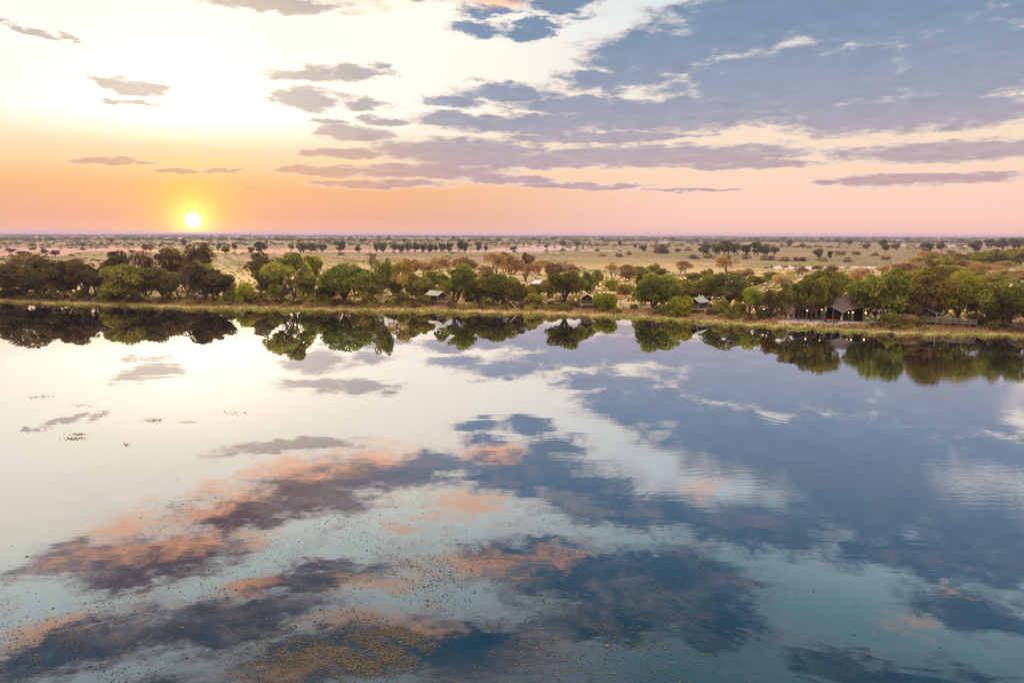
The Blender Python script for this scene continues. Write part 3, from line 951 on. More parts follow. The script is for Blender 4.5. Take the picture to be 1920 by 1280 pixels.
# rows out on the plain: (foot x, foot y, top y, half width)
ROWS = {
    'dark row along the silver pools': ('farround', 'blue', [(471, 475, 462, 7), (488, 475, 452, 12), (546, 470, 456, 5), (566, 475, 453, 13), (583, 474, 456, 8), (592, 474, 454, 10), (604, 473, 455, 9),
        (637, 473, 451, 13), (673, 475, 458, 9), (706, 473, 455, 7), (719, 475, 455, 10), (738, 474, 454, 7), (752, 475, 456, 9), (766, 474, 454, 8), (778, 474, 453, 10), (793, 474, 455, 8), (805, 475, 457, 9),
        (816, 474, 457, 7), (829, 473, 454, 9), (843, 474, 455, 9), (861, 475, 447, 10), (872, 475, 452, 8), (896, 472, 453, 8), (910, 472, 459, 5), (965, 469, 461, 5), (1025, 466, 456, 5), (1055, 463, 449, 7), (1082, 463, 451, 6)]),
    'purple row on the plain by the sun': ('farflat', 'umber', [(40, 480, 470, 10), (85, 478, 465, 8), (104, 482, 468, 8), (20, 475, 465, 8), (155, 462, 455, 6), (272, 475, 456, 9), (283, 472, 456, 5), (300, 465, 456, 5), (410, 472, 455, 5), (440, 470, 455, 6), (424, 478, 460, 8), (247, 475, 468, 6), (345, 462, 448, 6), (60, 462, 456, 6), (143, 450, 445, 5), (208, 455, 448, 5)]),
    'grove far right of the plain': ('farround', 'blue', [(1322, 480, 456, 12), (1345, 478, 455, 14), (1362, 478, 450, 16), (1380, 480, 455, 13), (1400, 480, 457, 10), (1418, 480, 452, 12), (1436, 482, 458, 12), (1452, 478, 462, 8), (1535, 486, 464, 10),
        (1557, 486, 470, 6), (1240, 474, 458, 11), (1207, 472, 459, 9), (1190, 466, 456, 6), (1162, 462, 450, 4), (1271, 474, 465, 6), (1660, 474, 455, 8), (1625, 468, 455, 8), (1655, 466, 448, 7), (1680, 470, 455, 9), (1740, 476, 455, 14), (1765, 472, 452, 10),
        (1830, 474, 450, 12), (1880, 470, 446, 16), (1905, 468, 444, 14), (1855, 466, 448, 10), (1592, 462, 447, 6), (1480, 462, 450, 6), (1505, 466, 455, 5), (1325, 458, 452, 7), (1307, 456, 449, 6)]),
    'scattered trees below the horizon': ('farflat', 'blue', [(680, 455, 447, 6), (616, 456, 449, 5), (655, 452, 444, 6), (712, 450, 443, 5), (758, 456, 447, 5), (728, 451, 444, 6), (820, 453, 445, 6), (850, 451, 443, 7), (905, 452, 445, 5), (880, 455, 448, 4), (935, 452, 445, 5), (1000, 452, 445, 7), (1038, 452, 444, 8), (1010, 455, 448, 5),
        (1130, 451, 445, 5), (1260, 451, 445, 6), (1215, 455, 448, 4), (1420, 453, 446, 6), (1470, 451, 444, 6), (1540, 452, 445, 5), (1570, 455, 447, 6), (560, 456, 449, 5), (520, 452, 445, 6), (500, 458, 451, 4), (450, 453, 446, 5), (235, 450, 443, 6), (100, 452, 445, 6), (300, 450, 444, 5), (380, 452, 445, 5), (1700, 452, 446, 6), (1800, 455, 447, 6)]),
    'reddish shrubs beyond the tan grass': ('farlow', 'mauve', [(1240, 476, 460, 15), (1300, 486, 476, 10), (1330, 484, 474, 12), (1360, 488, 478, 12), (1160, 482, 474, 8), (1130, 480, 475, 8), (1400, 486, 475, 10), (1440, 488, 478, 14), (1470, 490, 480, 12), (1500, 490, 481, 12), (1590, 492, 482, 8), (1605, 478, 470, 8), (1180, 478, 470, 6), (1290, 470, 462, 8), (1540, 490, 482, 10),
        (1575, 478, 469, 10), (1640, 480, 472, 8), (1660, 487, 478, 9), (1780, 482, 468, 12), (1820, 485, 472, 10), (960, 466, 462, 5), (1120, 470, 466, 5), (1000, 482, 478, 6), (640, 478, 473, 8), (700, 480, 475, 8), (850, 476, 472, 6), (400, 482, 477, 6)]),
}
for ph, (kind, col, rows_) in ROWS.items():
    for k, (px, base, top, hw) in enumerate(sorted(rows_)):
        noun = 'shrub' if 'shrubs' in ph else 'tree'
        plant(kind, px, base, top, hw, col, '%s %s from the left among the %s' % (ordinal(k), noun, ph), ph)

# ------------------------------------------------------------------ what nobody could count
rng = np.random.default_rng(5)


def scatter(n, lo, hi, thr=None, s=0.004, k=1.0, az=(-40, 40)):
    """points on the plain, even in the picture's depth"""
    t = R(1) * rng.uniform(az[0], az[1], n)
    inv_ = rng.uniform(1.0 / hi, 1.0 / lo, n)
    r = 1.0 / inv_
    x, y = r * np.sin(t), r * np.cos(t)
    if thr is not None:
        m = wob(x, y, s, k) + 0.25 * rng.normal(size=n) > thr
        x, y = x[m], y[m]
    z = ground(x, y)
    m = z > 0.1
    return x[m], y[m], z[m]


# the wood along the horizon and the thinning bush before it
P, S = [], []
for n, lo, hi, thr, sx in ((2800, 6000, 30000, -0.9, 12.0), (3600, 2700, 8000, -0.25, 6.5), (2600, 1500, 3600, 0.1, 3.0), (1100, 620, 1700, 0.38, 1.5)):
    x, y, z = scatter(n, lo, hi, thr, 0.0016, 2.0)
    P.append(np.stack([x, y, z], 1))
    S.append(np.full(len(x), sx))
P, S = np.concatenate(P), np.concatenate(S)
S = S * rng.uniform(0.6, 1.4, len(S))
k = 20
C = np.repeat(P, k, 0)
SS = np.repeat(S, k)[:, None]
u = unit(len(C))
u[:, 2] = np.abs(u[:, 2])
pp = C + u * SS * np.array([1.7, 1.7, 1.0]) * rng.uniform(0.4, 1.0, (len(C), 1)) + np.array([0, 0, 0.6])
r = unit(len(C))
aa = np.cross(u, r)
aa /= np.linalg.norm(aa, axis=1, keepdims=True) + 1e-9
bb = np.cross(u, aa)
VV = np.stack([pp - aa * SS * 0.5, pp - bb * SS * 0.3, pp + aa * SS * 0.5, pp + bb * SS * 0.3], 1).reshape(-1, 3)
VV[:, 2] = np.maximum(VV[:, 2], 0.3)
o = obj('far_woodland', mesh('far_woodland', VV, np.arange(len(VV)).reshape(-1, 4), rng.random(len(C))), 'blue')
tag(o, 'dusky far woodland strung along the horizon', 'woodland', kind='stuff')

# low scrub over the nearer plain
x, y, z = scatter(15000, 262, 2400, 0.08, 0.013, 3.0)
k = 7
C = np.repeat(np.stack([x, y, z], 1), k, 0)
s = np.repeat(rng.uniform(0.25, 1.0, len(x)) * np.clip(np.hypot(x, y) / 420, 0.7, 2.2), k)[:, None]
u = unit(len(C))
u[:, 2] = np.abs(u[:, 2])
VV, FF, TT = cards(C + u * s * np.array([1.3, 1.3, 0.9]), u, 0.5, rng.random(len(C)))
VV = (VV.reshape(-1, 4, 3) - C[:, None]) * 1.0 + C[:, None]
o = obj('scrub', mesh('scrub', VV.reshape(-1, 3), FF, TT), 'olive')
tag(o, 'low olive scrub dotted over the dry plain', 'scrub', kind='stuff')

# tangled growth under the shore trees, open at the clearing and the terrace
n = 1500
t_ = R(1) * rng.uniform(-36, 36, n)
r_ = shore_r(t_) + 6 + rng.exponential(13, n)
x, y = r_ * np.sin(t_), r_ * np.cos(t_)
q = np.ones(n, bool)
for px, py, rx, ry in ((1563, 602, 20, 11), (1170, 570, 9, 30), (1100, 582, 4, 8), (818, 578, 4, 8), (1320, 592, 5, 6), (1787, 616, 8, 7), (870, 570, 3, 12)):
    cx, cy, _ = spot(px, py)
    q &= np.hypot((x - cx) / rx, (y - cy) / ry) > 1
x, y = x[q], y[q]
z = ground(x, y)
C0 = np.stack([x, y, z], 1)
k = 90
sz = rng.uniform(0.5, 1.7, len(x))
C = np.repeat(C0, k, 0)
s = np.repeat(sz, k)[:, None]
u = unit(len(C))
u[:, 2] = np.abs(u[:, 2])
tt = np.clip(np.repeat(rng.random(len(x)), k) + rng.normal(0, 0.2, len(C)), 0, 1)
VV, FF, TT = cards(C + u * s * rng.uniform(0.5, 1.0, (len(C), 1)) * np.array([1.2, 1.2, 1.1]), u * 0.6 + unit(len(C)) * 0.8, 0.24, tt)
VV[:, 2] = np.maximum(VV[:, 2], np.repeat(C[:, 2], 4) - 0.05)
sel = np.repeat(rng.random(len(x)) < 0.5, k)
for nm, mt, lb, ms in (('undergrowth', 'olive', 'olive undergrowth beneath the shore trees', sel), ('dry_undergrowth', 'umber', 'brown dry undergrowth beneath the shore trees', ~sel)):
    vv_ = VV.reshape(-1, 4, 3)[ms].reshape(-1, 3)
    o = obj(nm, mesh(nm, vv_, np.arange(len(vv_)).reshape(-1, 4), TT[ms]), mt)
    tag(o, lb, 'undergrowth', kind='stuff')


def blades(n, d0, d1, h0, h1, w, name, m, label, az=(-38, 38), thr=None):
    t = R(1) * rng.uniform(az[0], az[1], n)
    r = shore_r(t) + rng.uniform(d0, d1, n)
    x, y = r * np.sin(t), r * np.cos(t)
    if thr is not None:
        q = wob(x, y, 0.12, 4.0) + 0.3 * rng.normal(size=n) > thr
        x, y = x[q], y[q]
    # keep the trodden sand open
    sx, sy, _ = spot(1560, 603)
    q = np.hypot((x - sx) / 15, (y - sy) / 6) > 1
    x, y = x[q], y[q]
    z = np.maximum(ground(x, y), -0.05)
    n = len(x)
    B = np.stack([x, y, z], 1)
    h = rng.uniform(h0, h1, (n, 1))
    d = np.stack([rng.normal(0, 0.35, n), rng.normal(0, 0.35, n), np.ones(n)], 1)
    a_ = rng.uniform(0, math.pi, n)
    s_ = np.stack([np.cos(a_), np.sin(a_), np.zeros(n)], 1) * w
    V_ = np.stack([B - s_, B + s_, B + d * h + s_ * 0.5, B + d * h - s_ * 0.5], 1).reshape(-1, 3)
    o_ = obj(name, mesh(name, V_, np.arange(n * 4).reshape(n, 4), rng.random(n)), m)
    return tag(o_, label, 'grass', kind='stuff')


M['sedge'] = leafy('sedge', (0.16, 0.17, 0.025), (0.33, 0.31, 0.05))
M['straw'] = leafy('straw', (0.24, 0.15, 0.075), (0.46, 0.30, 0.15))
blades(15000, -1.4, 2.2, 0.10, 0.42, 0.09, 'sedge', 'sedge', 'green sedge fringing the waterline', thr=0.12)
blades(26000, 2.0, 16.0, 0.25, 0.75, 0.09, 'dry_grass', 'straw', 'dry tan grass on the lake bank')
blades(24000, 14.0, 110.0, 0.3, 0.9, 0.14, 'tall_dry_grass', 'straw', 'tall dry grass between the camp trees', thr=0.05)

# floating leaves on the near water
P, T, S = [], [], []
for px, py, sx, sy, n in ((620, 1190, 380, 60, 6000), (850, 1060, 230, 60, 4000), (700, 1225, 80, 22, 5000), (770, 1188, 50, 8, 2200), (620, 1245, 60, 18, 2600), (800, 1180, 40, 5, 900),
                          (1000, 1230, 240, 40, 2600), (520, 950, 150, 40, 2200), (300, 1110, 250, 60, 2200), (1230, 1120, 160, 80, 2000), (745, 1065, 70, 24, 1800), (650, 1000, 40, 14, 160),
                          (1450, 1080, 250, 100, 260), (250, 1230, 300, 50, 4500), (900, 960, 400, 90, 260)):
    n = int(n * 2.6)
    qx, qy = rng.normal(px, sx, n), rng.normal(py, sy, n)
    ok = (qy > 830) & (qy < 1420)
    for u_, v_ in zip(qx[ok], qy[ok]):
        P.append(at(u_, v_))
P = np.array(P)
m_ = wob(P[:, 0], P[:, 1], 0.35, 2.0) + 0.8 * wob(P[:, 0] + 0.6 * P[:, 1], P[:, 1], 0.9, 5.0) + 0.8 * wob(P[:, 0], P[:, 1] - 0.4 * P[:, 0], 2.7, 1.0) + 0.35 * rng.normal(size=len(P)) > 0.1
P = P[m_]
n = len(P)
ang_ = rng.uniform(0, 6.28, (n, 1)) + np.linspace(0, 2 * math.pi, 6)[:-1][None]
rad = 0.015 * np.exp(rng.normal(0.2, 0.5, (n, 1))) * np.array([[1.5, 1, 0.8, 0.9, 1.1]]) 
VV = np.stack([P[:, :1] + rad * np.cos(ang_), P[:, 1:] + rad * np.sin(ang_), 0.012 + rng.uniform(0, 0.02, (n, 5))], -1).reshape(-1, 3)
M['pad'] = leafy('floating_leaf', (0.055, 0.048, 0.030), (0.160, 0.118, 0.080), 0.1)
o = obj('floating_leaves', mesh('floating_leaves', VV, np.arange(n * 5).reshape(n, 5), rng.random(n)), 'pad')
tag(o, 'small floating leaves scattered over the near water', 'water plants', kind='stuff')
# grassy water weed breaking the surface on the left and strands off the boardwalk
P = []
for px, py, sx, sy, n in ((75, 744, 14, 2, 70), (150, 760, 12, 2, 50), (290, 788, 9, 2, 90), (350, 791, 8, 1, 40), (145, 814, 10, 1.5, 70), (140, 822, 12, 2, 110), (236, 833, 3, 1, 25), (440, 775, 12, 3, 40),
                          (205, 720, 20, 2, 40), (1780, 664, 120, 1.2, 420), (1850, 660, 60, 1.0, 160), (1700, 655, 30, 0.8, 90), (1760, 652, 40, 0.7, 80)):
    for u_, v_ in zip(rng.normal(px, sx, n), rng.normal(py, sy, n)):
        P.append(at(u_, v_))
P = np.array(P)
n = len(P)
a_ = rng.uniform(0, math.pi, n)
s_ = np.stack([np.cos(a_), np.sin(a_) * 0.6, np.zeros(n)], 1) * rng.uniform(0.03, 0.11, (n, 1))
B = np.concatenate([P, np.full((n, 1), 0.01)], 1)
up = np.stack([rng.normal(0, 0.15, n), rng.normal(0, 0.15, n), rng.uniform(0.01, 0.05, n)], 1)
VV = np.stack([B - s_, B + s_, B + s_ * 0.6 + up, B - s_ * 0.6 + up], 1).reshape(-1, 3)
o = obj('water_weed', mesh('water_weed', VV, np.arange(n * 4).reshape(n, 4), rng.random(n)), 'olive')
tag(o, 'grassy weed and strands breaking the lake surface', 'water plants', kind='stuff')

# ------------------------------------------------------------------ camp


def tent(px, py, rz, label, roof='canvas', w=4.2, L=6.0, dk=1.5, s=1.0):
    x, y, z = spot(px, py)
    t = empty('stilt_tent', (x, y, z), rz, (s, s, s))
    tag(t, label, 'tent', 'tents on stilts along the shore')
    h, rg = dk + 2.1, dk + 3.25
    MB().box(-w / 2 - .2, w / 2 + .2, -L / 2 - 1.5, L / 2, dk - .22, dk).build('deck', 'timber', t)
    for sx in (-w / 2, 0, w / 2):
        for sy in (-L / 2 - 1.3, -L / 4, L / 2 - .2):
            MB().tube([(sx, sy, -.5), (sx, sy, dk - .22)], .11).build('stilt', 'timber', t)
    # canvas room, open at the front
    b = MB()
    b.box(-w / 2 + .35, -w / 2 + .42, -L / 2 + .3, L / 2 - .3, dk, h)
    b.box(w / 2 - .42, w / 2 - .35, -L / 2 + .3, L / 2 - .3, dk, h)
    b.box(-w / 2 + .42, w / 2 - .42, L / 2 - .38, L / 2 - .3, dk, h)
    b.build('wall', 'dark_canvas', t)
    fw = MB().box(-w / 2 + .42, w / 2 - .42, -L / 2 + .9, -L / 2 + .96, dk, h)
    fw.add([(-w / 2 + .3, -L / 2 + .93, h), (w / 2 - .3, -L / 2 + .93, h), (0, -L / 2 + .93, rg - .15)], [(0, 1, 2)])
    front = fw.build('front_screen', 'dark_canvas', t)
    MB().box(-.55, .55, -L / 2 + .84, -L / 2 + .9, dk, dk + 1.9).build('door', 'dark_wood', front)
    # sagging fly sheet
    b, nu, nv = MB(), 12, 8
    vv, ff = [], []
    for i_ in range(nv + 1):
        yy = -L / 2 - .7 + (L + 1.2) * i_ / nv
        for j in range(nu + 1):
            u_ = -1 + 2 * j / nu
            zz_ = rg - (rg - h + .28) * abs(u_) ** 0.9 - .07 * math.sin(math.pi * i_ / nv) - .10 * math.sin(math.pi * abs(u_))
            vv.append((u_ * (w / 2 + .35), yy, zz_))
    for i_ in range(nv):
        for j in range(nu):
            q = i_ * (nu + 1) + j
            ff.append((q, q + 1, q + nu + 2, q + nu + 1))
    ro = b.add(vv, ff).build('roof', roof, t, True)
    so_ = ro.modifiers.new('thick', 'SOLIDIFY')
    so_.thickness = .06
    for sx in (-1, 1):
        MB().tube([(sx * (w / 2 + .05), -L / 2 - 1.35, -.4 if sx < 0 else dk), (sx * (w / 2 + .05), -L / 2 - .6, h + .05)] if sx > 0 else
                  [(sx * (w / 2 + .15), -L / 2 - .6, -.4), (sx * (w / 2 + .15), -L / 2 - .6, h + .05)], .07).build('pole', 'pale_bark', t)
    for zz_ in (dk + .5, dk + .95):
        MB().tube([(-w / 2, -L / 2 - 1.4, zz_), (w / 2, -L / 2 - 1.4, zz_)], .05).build('rail', 'timber', t)
    for k_ in range(4):
        xx = -w / 2 + w * k_ / 3
        MB().tube([(xx, -L / 2 - 1.4, dk), (xx, -L / 2 - 1.4, dk + 1.0)], .05).build('rail_post', 'timber', t)
    return t


def facing(px):
    """turn so that local -y looks at the camera"""
    x, y, _ = spot(px, 580)
    return -math.atan2(x, y)


tent(818, 571, facing(818) + 0.75, 'stilt tent with cream roof seen from its corner left of centre', 'canvas', 4.4, 5.4)
tent(1100, 577, facing(1100) + 0.03, 'stilt tent showing its gable with cream roof edges at the clearing', 'canvas', 3.9, 5.0)
tent(1309, 586, facing(1309) - 0.5, 'stilt tent with grey green roof half behind feathery bush', 'green_canvas', 3.8, 5.0)
tent(964, 570, facing(964) + 0.2, 'dark stilt tent hidden under the rounded grey green tree', 'brown_canvas', 3.8, 5.0)
tent(1738, 607, facing(1738) - 0.1, 'dark brown tent under trees left of the boardwalk', 'brown_canvas', 4.6, 5.0, 1.2)


def service_roof(px, py, rz, w, L, h, m, label):
    x, y, z = spot(px, py)
    t = empty('service_tent', (x, y, z), rz)
    tag(t, label, 'tent')
    b = MB()
    v = [(-w / 2, -L / 2, h), (w / 2, -L / 2, h), (w / 2, L / 2, h), (-w / 2, L / 2, h), (-w / 4, 0, h + 1.5), (w / 4, 0, h + 1.5)]
    b.add(v, [(0, 1, 5, 4), (1, 2, 5), (2, 3, 4, 5), (3, 0, 4)])
    ro = b.build('roof', m, t)
    ro.modifiers.new('thick', 'SOLIDIFY').thickness = .06
    MB().box(-w / 2 + .3, w / 2 - .3, -L / 2 + .3, L / 2 - .3, -.3, h - .05).build('wall', 'dark_canvas', t)
    for sx in (-1, 1):
        for sy in (-1, 1):
            MB().tube([(sx * (w / 2 - .1), sy * (L / 2 - .1), -.3), (sx * (w / 2 - .1), sy * (L / 2 - .1), h)], .07).build('pole', 'timber', t)
    return t


service_roof(1008, 541, 0.3, 5.6, 6.0, 2.2, 'white_roof', 'pale sheet roofed tent behind the olive tree left of centre gap')
service_roof(1676, 570, -0.2, 5.5, 4.0, 2.4, 'green_canvas', 'pale green roofed tent glimpsed through the largest lodge tree')
service_roof(1041, 527, 0.0, 3.5, 3.5, 2.0, 'brown_canvas', 'small dark roofed hut on the slope behind the round green tree')


def lodge(px, py, rz, w, label, s=1.0):
    x, y, z = spot(px, py)
    t = empty('lodge_tent', (x, y, z), rz, (s, s, s))
    tag(t, label, 'lodge tent', 'canvas lodge tents on the sand terrace')
    nu, nv = 24, 10
    vv, ff = [], []
    hw = w / 2
    for j in range(nv + 1):
        v_ = j / nv
        for i_ in range(nu + 1):
            u_ = -1 + 2 * i_ / nu
            a_ = abs(u_)
            rx, ry, rz_ = u_ * hw * 0.45, 1.5, 6.6 - 0.25 * math.sin(math.pi * (u_ + 1) * .5) - .3 * a_
            ex = u_ * hw
            ey = -1.2 - 3.2 * (1 - a_) ** 1.1
            ez = 2.2 + 1.55 * (1 - (1 - a_) ** 2.0)
            sag = 0.55 * math.sin(math.pi * v_)
            vv.append((rx + (ex - rx) * v_, ry + (ey - ry) * v_, rz_ + (ez - rz_) * v_ - sag))
    for j in range(nv):
        for i_ in range(nu):
            q = j * (nu + 1) + i_
            ff.append((q, q + 1, q + nu + 2, q + nu + 1))
    ro = MB().add(vv, ff).build('front_roof', 'brown_canvas', t, True)
    ro.modifiers.new('thick', 'SOLIDIFY').thickness = .06
    b = MB().add([(-hw * .45, 1.55, 6.25), (hw * .45, 1.55, 6.25), (hw, 7, 3.2), (-hw, 7, 3.2), (-hw, -1.2, 3.7), (hw, -1.2, 3.7)],
                 [(0, 1, 2, 3), (0, 3, 4), (1, 5, 2)])
    ro = b.build('rear_roof', 'green_canvas', t)
    ro.modifiers.new('thick', 'SOLIDIFY').thickness = .06
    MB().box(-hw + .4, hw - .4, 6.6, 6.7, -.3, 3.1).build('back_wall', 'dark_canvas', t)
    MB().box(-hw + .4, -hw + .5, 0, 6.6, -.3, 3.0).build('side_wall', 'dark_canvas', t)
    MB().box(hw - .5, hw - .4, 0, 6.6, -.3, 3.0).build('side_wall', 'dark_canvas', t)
    MB().box(-hw + .2, hw - .2, -1.5, 6.5, -.3, .12).build('floor', 'dark_wood', t)
    for xx, yy, hh in ((-hw + .1, -1.2, 3.7), (hw - .1, -1.2, 3.7), (-hw * .5, -2.6, 3.25), (hw * .42, -2.7, 3.15), (0.15, -4.3, 2.2), (hw * .5, -2.5, 3.2)):
        MB().tube([(xx, yy, -.4), (xx, yy, hh)], .09).build('pole', 'timber', t)
    MB().box(-hw * .6, hw * .1, 3.5, 4.4, .12, 1.2).build('bar_counter', 'dark_wood', t)
    return t


lodge(1582, 600, facing(1582) - 0.1, 10.0, 'canvas lodge tent with drooping brown front roof on the sand terrace')
lodge(1516, 597, facing(1516) + 0.1, 9.0, 'brown canvas lodge tent behind the huge tree left of main lodge', 0.85)


def lamp(px, py_lamp, py_foot, label, r=.17):
    x, y, z = spot(px, py_foot)
    D = math.hypot(x, y)
    d = ray(px, py_lamp)
    h = max(.8, CAM_H + d.z / math.hypot(d.x, d.y) * D - z)
    t = empty('lamp_post', (x, y, z))
    tag(t, label, 'lamp', 'lit lamps round the lodge')
    MB().tube([(0, 0, -.3), (0, 0, h)], .05).build('post', 'timber', t)
    vv, ff, n_ = [], [], 8
    prof = [(0.02, -1), (.7, -.75), (1, 0), (.7, .75), (.02, 1)]
    for pr, pz in prof:
        for k_ in range(n_):
            a_ = 2 * math.pi * k_ / n_
            vv.append((pr * r * math.cos(a_), pr * r * math.sin(a_), h + pz * r * 1.3))
    for j in range(len(prof) - 1):
        for k_ in range(n_):
            ff.append((j * n_ + k_, j * n_ + (k_ + 1) % n_, (j + 1) * n_ + (k_ + 1) % n_, (j + 1) * n_ + k_))
    MB().add(vv, ff).build('lamp_glass', 'lamp', t, True)
    MB().tube([(0, 0, h + r * 1.2), (0, 0, h + r * 1.7)], [r * 1.1, r * .3]).build('lamp_cap', 'dark_wood', t)


lamp(1412, 580, 597, 'lit lamp below the bright olive tree left of lodge')
lamp(1431.5, 579, 598, 'lit lamp left of the slim olive tree')
lamp(1512, 582, 603, 'lit lamp in front of the left lodge tent', .2)
lamp(1539, 580.5, 603, 'lit lamp at the foot of the huge tree')
lamp(1590, 586, 604, 'lit lamp at the drooping corner of the lodge roof', .15)
lamp(1598, 585.5, 604.5, 'yellow lit lamp just right of the drooping roof corner', .2)
lamp(1622, 586.5, 605, 'brightest lit lamp at the right end of the lodge', .26)

# dining table and chairs on the sand
x, y, z = spot(1560, 604.5)
t = empty('dining_table', (x, y, z), facing(1560))
tag(t, 'long table under a red cloth on the sand terrace', 'table')
MB().box(-1.3, 1.3, -.5, .5, .72, .77).build('tabletop', 'timber', t)
cl = MB()
cl.box(-1.33, 1.33, -.53, .53, .775, .79).box(-1.33, 1.33, -.56, -.53, .55, .79).box(-1.33, 1.33, .53, .56, .55, .79)
o = cl.build('tablecloth', 'red_cloth')
o.location, o.rotation_euler = t.location, t.rotation_euler
tag(o, 'red cloth spread over the long terrace table', 'tablecloth')
for sx in (-1.1, 1.1):
    for sy in (-.4, .4):
        MB().box(sx - .05, sx + .05, sy - .05, sy + .05, -.1, .72).build('leg', 'timber', t)


def chair(px, py, rz, label):
    x_, y_, z_ = spot(px, py)
    c = empty('camp_chair', (x_, y_, z_), rz)
    tag(c, label, 'chair', 'camp chairs on the sand terrace')
    MB().box(-.3, .3, -.28, .28, .42, .48).build('seat', 'dark_canvas', c)
    MB().box(-.3, .3, .24, .30, .5, 1.0).build('backrest', 'dark_canvas', c)
    for sx in (-.28, .28):
        for sy in (-.25, .25):
            MB().tube([(sx, sy, -.08), (sx, sy, .42 if sy < 0 else 1.0)], .03, 5).build('leg', 'timber', c)


for k_, (px, py, rz) in enumerate(((1527, 599.5, 2.2), (1531, 601, 2.6), (1535.5, 602, 3.2), (1541, 604.5, 0.3), (1546, 606, -.4), (1551, 606.5, .1), (1556, 607, 3.3), (1563, 607, 3.0), (1569, 606.5, 2.9))):
    chair(px, py, rz, ordinal(k_) + ' dark camp chair from the left before the lodge table')

x, y, z = spot(1577, 604)
t = empty('upright_stand', (x, y, z), facing(1577))
tag(t, 'pale narrow upright stand on sand right of the red table', 'stand')
MB().tube([(-.25, 0, -.1), (0, 0, 2.2)], .06).build('leg', 'pale_bark', t)
MB().tube([(.3, 0, -.1), (0, 0, 2.2)], .06).build('leg', 'pale_bark', t)
MB().tube([(0, .4, -.1), (0, 0, 2.2)], .06).build('leg', 'pale_bark', t)
MB().box(-.22, .22, -.08, -.04, .5, 1.3).build('panel', 'canvas', t)

# dugout canoe on the bank
x, y, z = spot(1496, 607.5)
vv, ff = [], []
n_, mN = 13, 8
for i_ in range(n_):
    u_ = -1 + 2 * i_ / (n_ - 1)
    wd, kz = 0.42 * (1 - abs(u_) ** 2.4) + .01, 0.22 * abs(u_) ** 3
    for j in range(mN + 1):
        a_ = math.pi * j / mN
        vv.append((u_ * 2.3, -wd * math.cos(a_), .42 + kz - (.42 * math.sin(a_) ** .7)))
for i_ in range(n_ - 1):
    for j in range(mN):
        q = i_ * (mN + 1) + j
        ff.append((q, q + 1, q + mN + 2, q + mN + 1))
t = empty('canoe', (x, y, z), facing(1496) + .25)
tag(t, 'tan dugout canoe lying on the bank before the terrace', 'canoe')
h_ = MB().add(vv, ff).build('hull', 'hull', t, True)
h_.modifiers.new('thick', 'SOLIDIFY').thickness = .05
for u_ in (-.8, .8):
    MB().box(u_ - .12, u_ + .12, -.36, .36, .33, .37).build('seat', 'timber', t)

# stair with handrail down to the water right of the terrace
x, y, z = spot(1641, 609)
t = empty('stair', (x, y, z), facing(1641) + .5)
tag(t, 'wooden steps with handrail leading down from the terrace', 'steps')
for k_ in range(6):
    MB().box(-.7, .7, -.2 + k_ * .36, .12 + k_ * .36, -.1, .10 + k_ * .17).build('step', 'timber', t)
for sx in (-.7, .7):
    MB().tube([(sx, -.3, 1.0), (sx, 2.1, 2.05)], .06).build('handrail', 'timber', t)
    for k_ in (0, 1, 2):
        yy = -.25 + k_ * 1.1
        MB().tube([(sx, yy, -.3), (sx, yy, 1.02 + (yy + .3) * .44)], .06).build('post', 'timber', t)

# boardwalk with rails on posts
x, y, z = spot(1787, 612)
t = empty('boardwalk', (x, y, z), facing(1787))
tag(t, 'timber boardwalk on thin posts with double rail at right', 'boardwalk')
L_ = 10.2
dkz = 1.0
for k_ in range(24):
    xx = -L_ / 2 + L_ * k_ / 24
    MB().box(xx + .01, xx + L_ / 24 - .01, -.9, .9, dkz, dkz + .06 + .01 * (k_ % 3)).build('plank', 'timber', t)
for k_ in range(8):
    xx = -L_ / 2 + .1 + (L_ - .2) * k_ / 7
    for yy in (-.85, .85):
        MB().tube([(xx, yy, -.5), (xx + .03, yy, dkz + 1.05)], .06).build('post', 'timber', t)
for yy in (-.93, .93):
    for zz_ in (dkz + .55, dkz + 1.05):
        MB().tube([(-L_ / 2, yy, zz_), (0, yy, zz_ + .05), (L_ / 2, yy, zz_ - .03)], .055).build('rail', 'timber', t)


# dead wood
def log(px, py, pts, r_, label, m='pale_bark'):
    x_, y_, z_ = spot(px, py)
    t_ = empty('dead_log', (x_, y_, z_), facing(px))
    tag(t_, label, 'log', 'dead wood on the bank')
    MB().tube(pts, [r_, r_ * .8, r_ * .6, r_ * .3][:len(pts)]).build('stem', m, t_, True)
    p0, p1 = Vector(pts[1]), Vector(pts[2])
    for k_ in range(2):
        q = p0.lerp(p1, .3 + .4 * k_)
        MB().tube([q, q + Vector((.5 - k_, .3, .6)), q + Vector((.9 - 1.7 * k_, .4, .9))], [r_ * .4, r_ * .25, r_ * .1]).build('branch', m, t_, True)


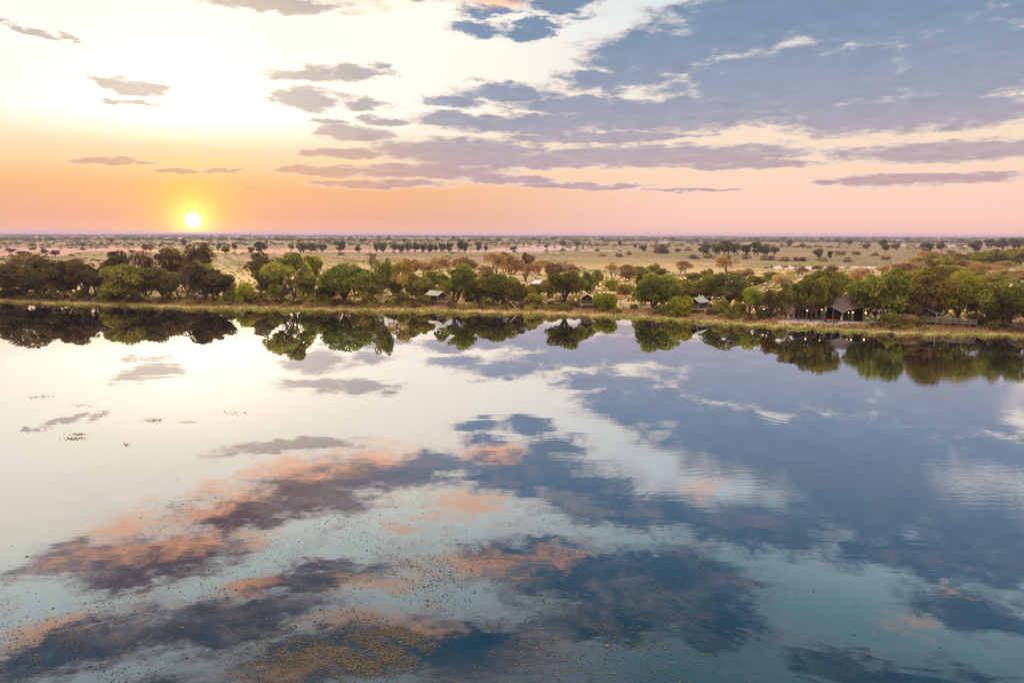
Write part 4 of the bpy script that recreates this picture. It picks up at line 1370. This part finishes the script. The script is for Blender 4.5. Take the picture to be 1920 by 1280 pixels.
log(134, 563, [(0.6, 0, -.2), (.2, 0, 1), (-.5, .2, 2.4), (-.8, .2, 3.2)], .22, 'pale log leaning out of the left thicket')
log(328, 568, [(-1.5, 0, .2), (0, 0, .25), (1.4, 0, 1.0), (2.3, .1, 1.9)], .3, 'dark fallen branch on the bank below the sun', 'bark')
log(318, 558, [(-1.5, 0, 1.6), (-.6, 0, 1.2), (.6, 0, .6), (1.2, 0, -.1)], .2, 'pale broken branch behind the dark fallen branch')
log(712, 571, [(0, 0, -.3), (-.3, 0, 3), (-.9, 0, 6), (-1.9, 0, 8.4)], .42, 'pale forked dead trunk beside the tall slender tree')
log(965, 580, [(1.0, 0, -.2), (.3, 0, .8), (-.8, 0, 2.0), (-1.6, 0, 3.0)], .2, 'grey slanting log before the hidden dark tent')
log(1318, 598, [(-2, 0, .1), (-.5, .3, .2), (1, -.2, .4), (2.4, 0, .3)], .2, 'bleached driftwood on the bank below the third tent')
log(1308, 597, [(-1.4, 0, .1), (-.4, .5, .5), (.6, 0, .2), (1.5, .4, .8)], .16, 'small grey driftwood left of the bleached driftwood')
log(1598, 615, [(-1.8, 0, .1), (-.5, .2, .5), (.8, 0, .3), (1.9, .2, .6)], .2, 'dark tangled driftwood at the water before the lodge', 'bark')
log(1912, 585, [(-4, 0, .2), (-2, 0, .5), (0, 0, 1.1), (1.6, 0, 2.0)], .2, 'long pale branch lying near the right edge')
log(1395, 594, [(-3, 0, .1), (-1, 0, .15), (1.5, 0, .2), (3.2, 0, .5)], .13, 'long thin pale log on the bank by the terrace path')

# ------------------------------------------------------------------ the air
hz_ = MB().box(-46000, 46000, -46000, 46000, -3.0, 44.0)
ho = obj('haze', mesh('haze', hz_.v, hz_.f))
hm = bpy.data.materials.new('haze')
hm.use_nodes = True
hm.node_tree.nodes.clear()
N = Nodes(hm.node_tree)
pv = N.new('ShaderNodeVolumePrincipled')
pv.inputs['Color'].default_value = (0.40, 0.37, 0.58, 1)
pv.inputs['Density'].default_value = 0.00008
pv.inputs['Anisotropy'].default_value = 0.1
ou = N.new('ShaderNodeOutputMaterial')
hm.node_tree.links.new(pv.outputs[0], ou.inputs['Volume'])
hm.cycles.homogeneous_volume = True if hasattr(hm.cycles, 'homogeneous_volume') else True
ho.data.materials.append(hm)
tag(ho, 'thin bluish evening haze over lake and plain', kind='stuff')
